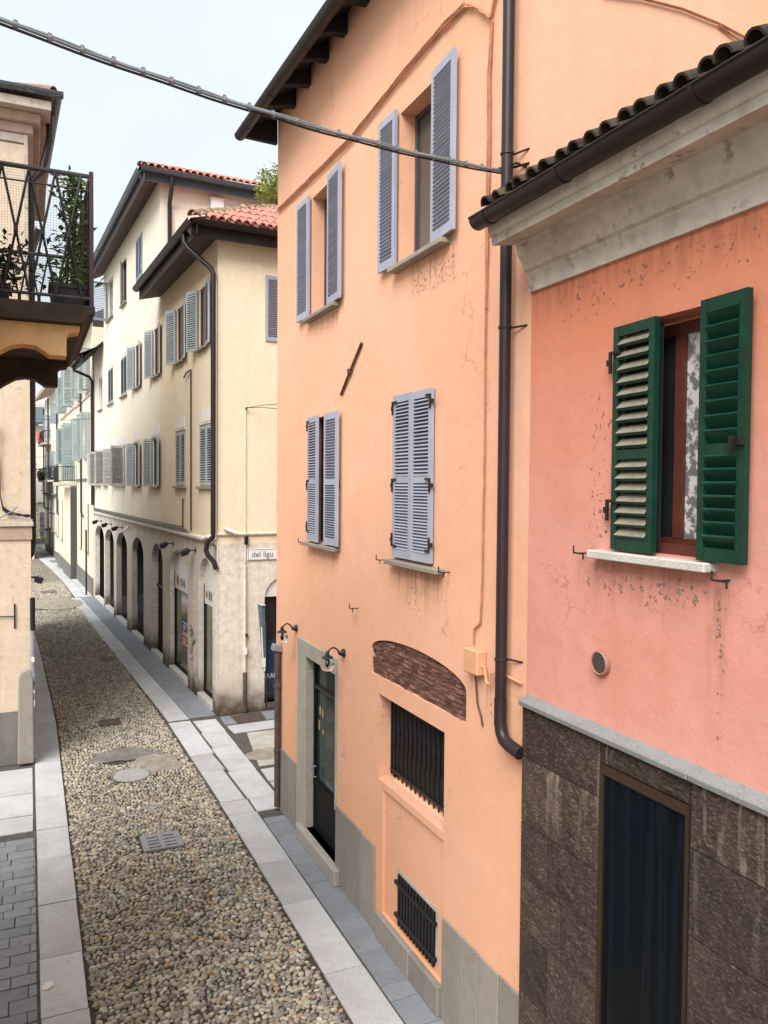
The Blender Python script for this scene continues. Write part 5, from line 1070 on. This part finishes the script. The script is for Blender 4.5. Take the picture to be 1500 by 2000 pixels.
for (u, z0, z1) in ((15.8, 1.7, 3.85), (12.9, 1.9, 3.85), (10.5, 1.9, 3.85), (8.0, 1.85, 3.85)): c = MB(); c.box(u - .2, u + .2, 0, .022, z0, z1); c.build('window', 'glass', EH); c = MB(); c.box(u - .3, u + .3, 0, .15, z0 - .15, z0); c.build('window_sill', 'sill', EH)
for u in (13.4, 10.7): c = MB(); c.box(u - .35, u + .35, .032, .045, 0, 1.9); c.build('door', 'frame_dark', EH)
pipe(EH, 10.0, .35, 3.0, 10.9); pipe(EH, 14.3, .3, 3.2, 10.5)
c = MB(); c.add([(6.3, .75, 11.2), (17.3, .75, 11.2), (17.3, -3, 13.0), (6.3, -3, 13.0), (6.3, .75, 11.45), (17.3, .75, 11.45), (17.3, -3, 13.2), (6.3, -3, 13.2)], [(3, 2, 1, 0), (4, 5, 6, 7), (0, 1, 5, 4), (1, 2, 6, 5), (2, 3, 7, 6), (3, 0, 4, 7)]); c.build('roof', 'soffit_pl', EH)
EM = Matrix.Translation((2.16, 48.74, 0)) @ Matrix.Rotation(EA, 4, 'Z')
def far_plant(u, o, z, r, n, label):
    t = thing('balcony_plant', label, 'plant', (0, 0, 0), 0, 'pot plants on the far balconies'); t.matrix_world = EM @ Matrix.Translation((u, o, z))
    c = MB(); c.lathe([(.13, 0), (.17, .22)], (0, 0, 0), 10); c.build('pot', 'pot', t)
    foliage(n, lambda i: ((random.gauss(0, r * .5), random.gauss(0, r * .3), .2 + abs(random.gauss(0, r * .5))), 1), .16, 'leaf_dark', 'foliage', t)
for (u, o, z, r, lb) in ((16.2, .42, 5.3, .5, 'dark plant at the far end of the lower balcony railing'), (14.0, .42, 5.3, .55, 'dark plant in the middle of the lower far balcony'), (7.2, .42, 5.3, .8, 'large dark bushy plant on the nearer small balcony')): far_plant(u, o, z, r, 160, lb)
cl_ = thing('hanging_cloth', 'bright red cloth hung over the upper far balcony railing', 'cloth', (0, 0, 0)); cl_.matrix_world = EM @ Matrix.Translation((15.6, .54, 8.1))
c = MB(); c.add([(-1.1, 0, .75), (1.1, .02, .75), (1.0, .10, .1), (.3, .07, -.05), (-.3, .11, .1), (-1.0, .06, -.02), (-1.1, -.28, .2), (1.1, -.28, .3)], [(0, 1, 2, 3, 4, 5), (0, 6, 7, 1)]); c.build('cloth', 'red_cloth', cl_)

FH = thing('end_house', 'cream house closing the view with a violet grey door and dark eaves', 'house', (.46, 72.3, 0))
m = MB(); m.add([(-.45, 0, 0), (4, .2, 0), (4, .2, 9.9), (-.45, 0, 9.9), (-3.2, 12, 0), (-3.2, 12, 9.9)], [(0, 1, 2, 3), (4, 0, 3, 5)]); m.build('wall', 'white', FH)
m = MB(); m.box(-.43, 1.3, -.04, .0, 0, .5); m.build('plinth', 'greyrender', FH)
c = MB(); c.box(.33, .68, -.06, -.0, .3, 2.68); d_ = c.build('door', 'doorpurple', FH); c = MB()
for z in (.9, 1.5, 2.1): c.box(.33, .68, -.065, -.06, z, z + .05)
tag(c.build('door_rails', 'iron', d_), kind='stuff')
c = MB(); c.box(-.1, .75, -.3, .0, 3.42, 3.5); c.build('door_canopy', 'wood_dark', FH)
c = MB(); c.add([(-.9, -.7, 9.75), (4, -.7, 10.6), (4, 6, 12.0), (-.9, 6, 11.6), (-.9, -.7, 9.95), (4, -.7, 10.8), (4, 6, 12.2), (-.9, 6, 11.8)], [(3, 2, 1, 0), (4, 5, 6, 7), (0, 1, 5, 4), (1, 2, 6, 5), (2, 3, 7, 6), (3, 0, 4, 7)]); c.build('roof', 'gutter_blue', FH)
vs_ = thing('hanging_sign', 'small vertical violet sign on the end house wall', 'sign', (1.0, 72.2, 4.4)); c = MB(); c.box(-.09, .09, -.35, .0, .15, 1.75); c.build('panel', 'sign_white', vs_)
c = MB()
for k in range(9): c.box(-.06, .06, -.356, -.351, .25 + k * .16, .34 + k * .16)
tag(c.build('lettering', 'doorpurple', vs_), kind='stuff'); c = MB(); c.box(-.02, .02, -.3, .0, 1.75, 1.79); c.box(-.12, .12, -.36, .0, .08, .15); c.build('bracket', 'iron', vs_)
TH = thing('rose_house', 'rose plastered tall house with pale roof far behind the end house', 'house', (-2.5, 92, 0))
m = MB(); m.box(-3, 10, 0, 6, 0, 13.2); m.build('wall', 'tower', TH); c = MB(); c.add([(-3.5, -.7, 13.2), (10.5, -.7, 13.2), (10.5, 6, 15.2), (-3.5, 6, 15.2), (-3.5, -.7, 13.45), (10.5, -.7, 13.45)], [(0, 1, 2, 3), (0, 4, 5, 1), (4, 3, 2, 5)]); c.build('roof', 'tower', TH)
for x in (-1.5, .5, 2.5): c = MB(); c.box(x, x + .9, -.03, 0, 10.2, 11.8); c.build('window', 'glass_grey', TH)

# far left house glimpsed past the downpipe
GH = thing('far_left_house', 'pink and white house glimpsed behind the black downpipe with an orange shutter', 'house', (-.10, 58, 0))
m = MB(); m.add([(.42, 0, 0), (-6, .1, 0), (-6, .1, 8.3), (.42, 0, 8.3), (-1.2, 13, 0), (-1.2, 13, 8.3)], [(0, 1, 2, 3), (0, 4, 5, 3)]); m.build('wall', 'white', GH)
c = MB(); c.box(.26, .46, -.05, .0, 3.6, 5.9); c.build('shutter', 'ornshutter', GH); c = MB(); c.box(-.2, .55, -.5, 0, 6.25, 6.4); c.build('balcony_slab', 'greyrender', GH)
c = MB(); c.box(-.5, .6, -.3, .0, 8.3, 8.5); c.build('roof', 'soffit_pl', GH)
iv = thing('wall_creeper', 'green creeper low on the far left house behind the downpipe', 'plant', (.30, 57.8, 1.2)); foliage(420, lambda i: ((random.gauss(0, .13), random.gauss(0, .1), random.uniform(.2, 2.6)), 1), .16, 'leaf_yel', 'foliage', iv)
c = MB(); c.tube([(0, .1, -1.2), (.02, .1, .4), (-.03, .1, 1.8)], .03, 5); c.build('stem', 'bark', iv)
def street_wire(a, b, sag, label):
    t = thing('span_wire', label, 'wire', (0, 0, 0)); a, b = Vector(a), Vector(b); c = MB(); P = []
    for i in range(17): k = i / 16; p = a.lerp(b, k); p.z -= sag * 4 * k * (1 - k); P.append(p)
    c.tube(P, .008, 4); c.build('wire', 'iron', t)
street_wire((2.55, 38.2, 8.0), (-.6, 38.0, 8.0), .15, 'thin wire crossing the street at the second downpipe of the far row'); street_wire((1.3, 58, 6.9), (-1.4, 57.5, 6.9), .1, 'thin lower wire crossing the far end of the street')

# ------------------------------------------------------------------ left corner house
LH = thing('left_corner_house', 'beige house at the left corner with corniced eaves and black downpipe', 'house', (.02, 15.49, 0))
m = MB(); m.add([(0, 0, 0), (-7, 0, 0), (-7, 0, 10.95), (0, 0, 10.95), (-.35, 6, 0), (-.35, 6, 10.95), (-1.2, 14, 0), (-1.2, 14, 10.95)], [(0, 1, 2, 3), (0, 4, 5, 3), (4, 6, 7, 5)]); m.build('wall', 'left', LH)
for (z0, z1, d) in ((4.02, 4.26, .035), (4.26, 4.33, .075), (4.33, 4.38, .05)): c = MB(); c.box(-7, d * .6, -d, .0, z0, z1); c.build('string_course', 'soffit_pl' if z0 < 4.1 else 'cornice', LH)
m = MB(); m.box(-7, -.11, -.02, .0, 0, .95); m.build('plinth', 'greyrender', LH)
# quoin buffer stone at the corner
c = MB(); P = [(-.235, 0, .02), (.035, 0, .02), (.03, 0, 1.5), (-.0, 0, 1.66), (-.08, 0, 1.70), (-.17, 0, 1.67), (-.215, 0, 1.56)]; c.add([(x, -.16 + .03 * (z > 1.4), z) for x, _, z in P] + [(x, -.005, z) for x, _, z in P], [tuple(range(7)), tuple(range(13, 6, -1))] + [(k, (k + 1) % 7, 7 + (k + 1) % 7, 7 + k) for k in range(7)]); c.build('corner_stone', 'panelstone', LH, bevel=.02)
# panel mouldings, eaves
c = MB(); c.box(-7, -.07, -.03, 0, 10.98, 11.12); c.box(-.07, -.01, -.045, 0, 7.0, 11.12); c.build('frieze', 'cornice', LH)
e = MB(); e.box(-7, .36, -.40, 6, 11.46, 11.62); e.box(-7, .20, -.20, 5.2, 11.30, 11.46); e.box(-7, .08, -.08, 5.2, 11.13, 11.30); e.build('cornice', 'soffit_pl', LH, bevel=.015)
c = MB(); c.box(-7, .365, -.425, -.402, 11.455, 11.60); c.build('fascia', 'cornice', LH)
c = MB(); c.sweep(gutter_prof(.085), (-7, -.50, 11.74), (.56, -.50, 11.74), (0, 1, 0), (0, 0, 1)); c.sweep(gutter_prof(.085), (.47, -.58, 11.74), (.25, 5.5, 11.74), (1, 0, 0), (0, 0, 1)); c.build('gutter', 'gutter_blue', LH, smooth=True)
c = MB(); c.sweep(gutter_prof(.085), (.25, 5.5, 11.2), (-.3, 11, 10.6), (1, 0, 0), (0, 0, 1)); c.build('gutter', 'gutter', LH, smooth=True)
c = MB(); c.add([(.50, -.55, 11.70), (-7, -.55, 11.70), (-7, 3, 12.9), (-3.0, 3, 12.9), (.25, 5.5, 11.70), (-3.2, 6, 12.9)], [(0, 1, 2, 3), (0, 3, 5, 4)]); c.build('roof', 'tile_mix', LH)
ul = Vector((0, 1, .36)).normalized(); tm = tile_mesh(.085, .42, 'tile_mix', 6)
tiles(LH, (.46, -.56, 11.74), (-1, 0, 0), tuple(ul), 14, 2, .165, .34, tm, jit=.02, keep=lambda i, j: i * .165 + .12 > j * .30)
hm2 = tile_mesh(.10, .44, 'tile_mix', 7); hd = Vector((-1, 1, .36)).normalized(); hs = hd.cross(Vector((0, 0, 1))).normalized(); hn = hs.cross(hd)
for i in range(5): link('ridge_tile', hm2, LH, Vector((.44, -.50, 11.74)) + hd * (.05 + i * .38), (Matrix((hs, hd, hn)).transposed() @ Matrix.Rotation(random.uniform(-.1, .1), 3, 'Z')).to_euler())
c = MB(); c.tube([(.36, .2, 11.65), (.35, .2, 11.2), (.22, .18, 10.6), (.05, .17, 10.4), (.04, .17, 10.2), (.03, .17, 3.95), (-.0, .16, 3.75), (-.09, .14, 3.60)], [.06] * 8, 12); c.build('downpipe', 'pipe', LH, smooth=True)
c = MB(); c.tube([(.022, -.07, .1), (.022, -.07, 2.95)], .040, 10); lp = c.build('lower_pipe', 'castiron', LH, smooth=True); c = MB(); c.tube([(.022, -.07, 2.4), (.022, -.07, 2.98)], .045, 10); c.build('pipe_sleeve', 'iron', lp, smooth=True)
for z, h, mm in ((1.88, .09, 'sign_white'), (1.62, .11, 'shutter_sky'), (1.30, .06, 'sign_white'), (1.08, .12, 'sign_white'), (1.45, .08, 'ink_blue')): c = MB(); c.obox((.022, -.113, z), (.05, .006, h), Matrix.Rotation(random.uniform(-.2, .2), 3, 'Y')); c.build('sticker', mm, lp)
c = MB(); c.tube([(-.27, -.02, 2.44), (-.27, -.03, 2.66), (-.27, -.02, 2.88)], .014, 6); c.tube([(-.27, -.03, 2.66), (-.75, -.03, 2.67)], .010, 6); c.build('wall_anchor', 'iron', LH)
lc = thing('wall_cable', 'black looped cables along the left house string course', 'cable', (.02, 15.49, 0))
for k in range(4):
    c = MB(); c.tube([(-.60, -.05 - k * .012, 6.15), (-.50, -.05 - k * .012, 6.0 - k * .02), (-.49 - .01 * k, -.05, 5.2), (-.485, -.06, 4.80), (-.44, -.07, 4.60 - .02 * k), (-.35, -.08, 4.53 - .02 * k), (-.18, -.09, 4.46 + .02 * math.sin(k * 2)), (-.06, -.09, 4.42 + .015 * k), (.04, -.05, 4.44)], .010, 5); c.build('cable_strand', 'cable_black', lc, smooth=True)
c = MB(); c.tube([(-.52, -.06, 4.40), (-.3, -.10, 4.52), (-.22, -.10, 4.60)], .012, 5); c.build('cable_strand', 'cable_grey', lc)
fl = thing('floodlight', 'black floodlight sticking out from the left house corner low over the street', 'floodlight', (.02, 15.62, 3.34), -PI / 2)
c = MB(); c.tube([(0, -.12, 0), (0, .08, -.02)], .02, 6); c.build('bracket', 'iron', fl); c = MB(); c.obox((0, .13, -.06), (.16, .14, .10), Matrix.Rotation(-.3, 3, 'X')); c.build('housing', 'lamp_iron', fl, bevel=.01); c = MB(); c.obox((0, .125, -.118), (.13, .11, .008), Matrix.Rotation(-.3, 3, 'X')); c.build('lens', 'glass_grey', fl)

# ------------------------------------------------------------------ near left house with the balcony
NH = thing('near_left_house', 'house beside the camera carrying the iron railed balcony', 'house', (-.48, 4.3, 0), PI / 2)
m = MB(); wall(m, -.3, 3.7, 0, 7.7, [(1.6, 2.6, 6.2, 7.6, .15)]); m.add([(x, -y, z) for (x, y, z) in []], []); m.quad((3.7, 0, 0), (3.7, 4, 0), (3.7, 4, 7.7), (3.7, 0, 7.7)); m.build('wall', 'balc_plaster', NH); win(NH, 1.6, 2.6, 6.2, 7.6, .10, 'frame_white', 'glass')
# frame: x down the street, +y into the house, -y over the street (balcony from x=1.2 to 3.2)
X0, X1, YO, ZF = 1.20, 3.22, -.856, 6.15
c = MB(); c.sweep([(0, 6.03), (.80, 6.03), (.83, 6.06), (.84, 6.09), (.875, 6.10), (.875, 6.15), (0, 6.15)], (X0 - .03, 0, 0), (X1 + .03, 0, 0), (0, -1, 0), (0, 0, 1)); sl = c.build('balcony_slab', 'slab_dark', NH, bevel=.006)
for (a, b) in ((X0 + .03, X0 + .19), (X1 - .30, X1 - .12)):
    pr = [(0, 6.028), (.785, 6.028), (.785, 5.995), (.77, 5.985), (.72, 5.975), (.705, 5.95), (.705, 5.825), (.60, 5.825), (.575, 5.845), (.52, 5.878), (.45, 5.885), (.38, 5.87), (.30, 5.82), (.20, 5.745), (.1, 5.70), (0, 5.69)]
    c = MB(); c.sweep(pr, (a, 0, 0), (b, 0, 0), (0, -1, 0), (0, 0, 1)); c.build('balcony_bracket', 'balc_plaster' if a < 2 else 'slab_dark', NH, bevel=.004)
rl = MB(); T, L_ = 6.98, 6.20
rl.tube([(X0, 0, T), (X0, YO, T), (X1, YO, T), (X1, 0, T)], .016, 6)
rl = rl.build('balcony_railing', 'rail_iron', NH)
for zz, r in ((T - .09, .006), (L_, .011)):
    c = MB(); c.tube([(X0, 0, zz), (X0, YO, zz), (X1, YO, zz), (X1, 0, zz)], r, 5); c.build('lower_rail', 'rail_iron', rl)
for x in (X0, X1): c = MB(); c.box(x - .012, x + .012, YO - .013, YO + .013, 6.12, T + .03); c.build('post', 'post_red', rl)
def bar(p, q): c = MB(); c.tube([p, q], .0085, 5); c.build('railing_bar', 'rail_iron', rl)
cw = .153
for x in (X0, X1):
    for k in range(6):
        y = YO + .06 + k * cw
        bar((x, y, T), (x, min(0, y + cw), L_)); bar((x, y, L_), (x, min(0, y + cw), T))
        c = MB(); c.obox((x, y + cw / 2, (T + L_) / 2), (.026, .026, .035)); c.build('rosette', 'rail_iron', rl)
for k in range(13): x = X0 + .02 + k * .152; bar((x, YO, T), (x + cw, YO, L_)); bar((x, YO, L_), (x + cw, YO, T))
wm = MB(); st = .0165
def wire(p, q, r=.0007): wm.tube([p, q], r, 3, False)
for x in (X0 + .02, X1 - .02):
    for i in range(int(.85 / st)): y = YO + .01 + i * st; wire((x, y, 6.2), (x, y, T))
    for i in range(int((T - 6.2) / st)): z = 6.2 + i * st; wire((x, YO, z), (x, 0, z))
for i in range(int(2.0 / st)): x = X0 + i * st; wire((x, YO + .02, 6.2), (x, YO + .02, T))
for i in range(int((T - 6.2) / st)): z = 6.2 + i * st; wire((X0, YO + .02, z), (X1, YO + .02, z))
tag(wm.build('wire_mesh', 'rail_iron', rl), kind='stuff')
def W(x, y, z): return (-.48 - y, 4.3 + x, z)
def planter(x, y, w, d, h, label):
    p = W(x, y, ZF); t = thing('planter', label, 'planter', p, 0, 'planters on the near balcony'); c = MB(); c.add([(-w * .44, -d * .44, .004), (w * .44, -d * .44, .004), (w * .44, d * .44, .004), (-w * .44, d * .44, .004), (-w / 2, -d / 2, h), (w / 2, -d / 2, h), (w / 2, d / 2, h), (-w / 2, d / 2, h)], [(3, 2, 1, 0), (0, 1, 5, 4), (1, 2, 6, 5), (2, 3, 7, 6), (3, 0, 4, 7)]); c.build('tub', 'pot', t)
    c = MB(); c.box(-w * .46, w * .46, -d * .46, d * .46, h - .05, h - .03); c.build('soil', 'mortar', t)
    c = MB()
    for (a, b, e, f) in ((-w / 2 - .008, w / 2 + .008, -d / 2 - .008, -d / 2 + .006), (-w / 2 - .008, w / 2 + .008, d / 2 - .006, d / 2 + .008)): c.box(a, b, e, f, h - .02, h + .006)
    for (a, b) in ((-w / 2 - .008, -w / 2 + .006), (w / 2 - .006, w / 2 + .008)): c.box(a, b, -d / 2 + .006, d / 2 - .006, h - .02, h + .006)
    tag(c.build('rim', 'pot', t), kind='stuff'); return t
planter(1.38, -.72, .22, .26, .14, 'dark planter under the tall climbing plant at the balcony corner'); planter(1.5, -.26, .22, .22, .13, 'dark planter with the low bush at the left of the balcony')
cp_ = thing('climbing_plant', 'tall green climbing plant on canes at the balcony corner', 'plant', W(1.38, -.75, ZF + .10))
def tall(i):
    z = .75 * random.random() ** .85; s = .095 * (1 - .55 * z / .75); return ((random.gauss(.0, s * .75) - .015 + .03 * z, random.gauss(0, s), z + .02), .7 + .6 * random.random())
foliage(760, tall, .058, 'leaf', 'foliage', cp_)
c = MB()
for k in range(6): a = random.uniform(-.06, .06); c.tube([(a, random.uniform(-.05, .05), -.06), (a * .8 + .01, random.uniform(-.05, .05), .35), (a * .5 + .03, random.uniform(-.04, .04), .74)], .007, 5)
tag(c.build('stem', 'bark', cp_), kind='stuff')
bp_ = thing('potted_bush', 'low dark green bush in a planter at the left end of the balcony', 'plant', W(1.5, -.30, ZF + .09))
foliage(420, lambda i: ((random.gauss(.02, .085), random.gauss(0, .09), .05 + abs(random.gauss(.12, .085))), .8), .07, 'leaf_dark', 'foliage', bp_)
c = MB()
for k in range(5): c.tube([(0, 0, -.05), (random.uniform(-.08, .1), random.uniform(-.06, .06), .18)], .006, 5)
tag(c.build('stem', 'bark', bp_), kind='stuff')
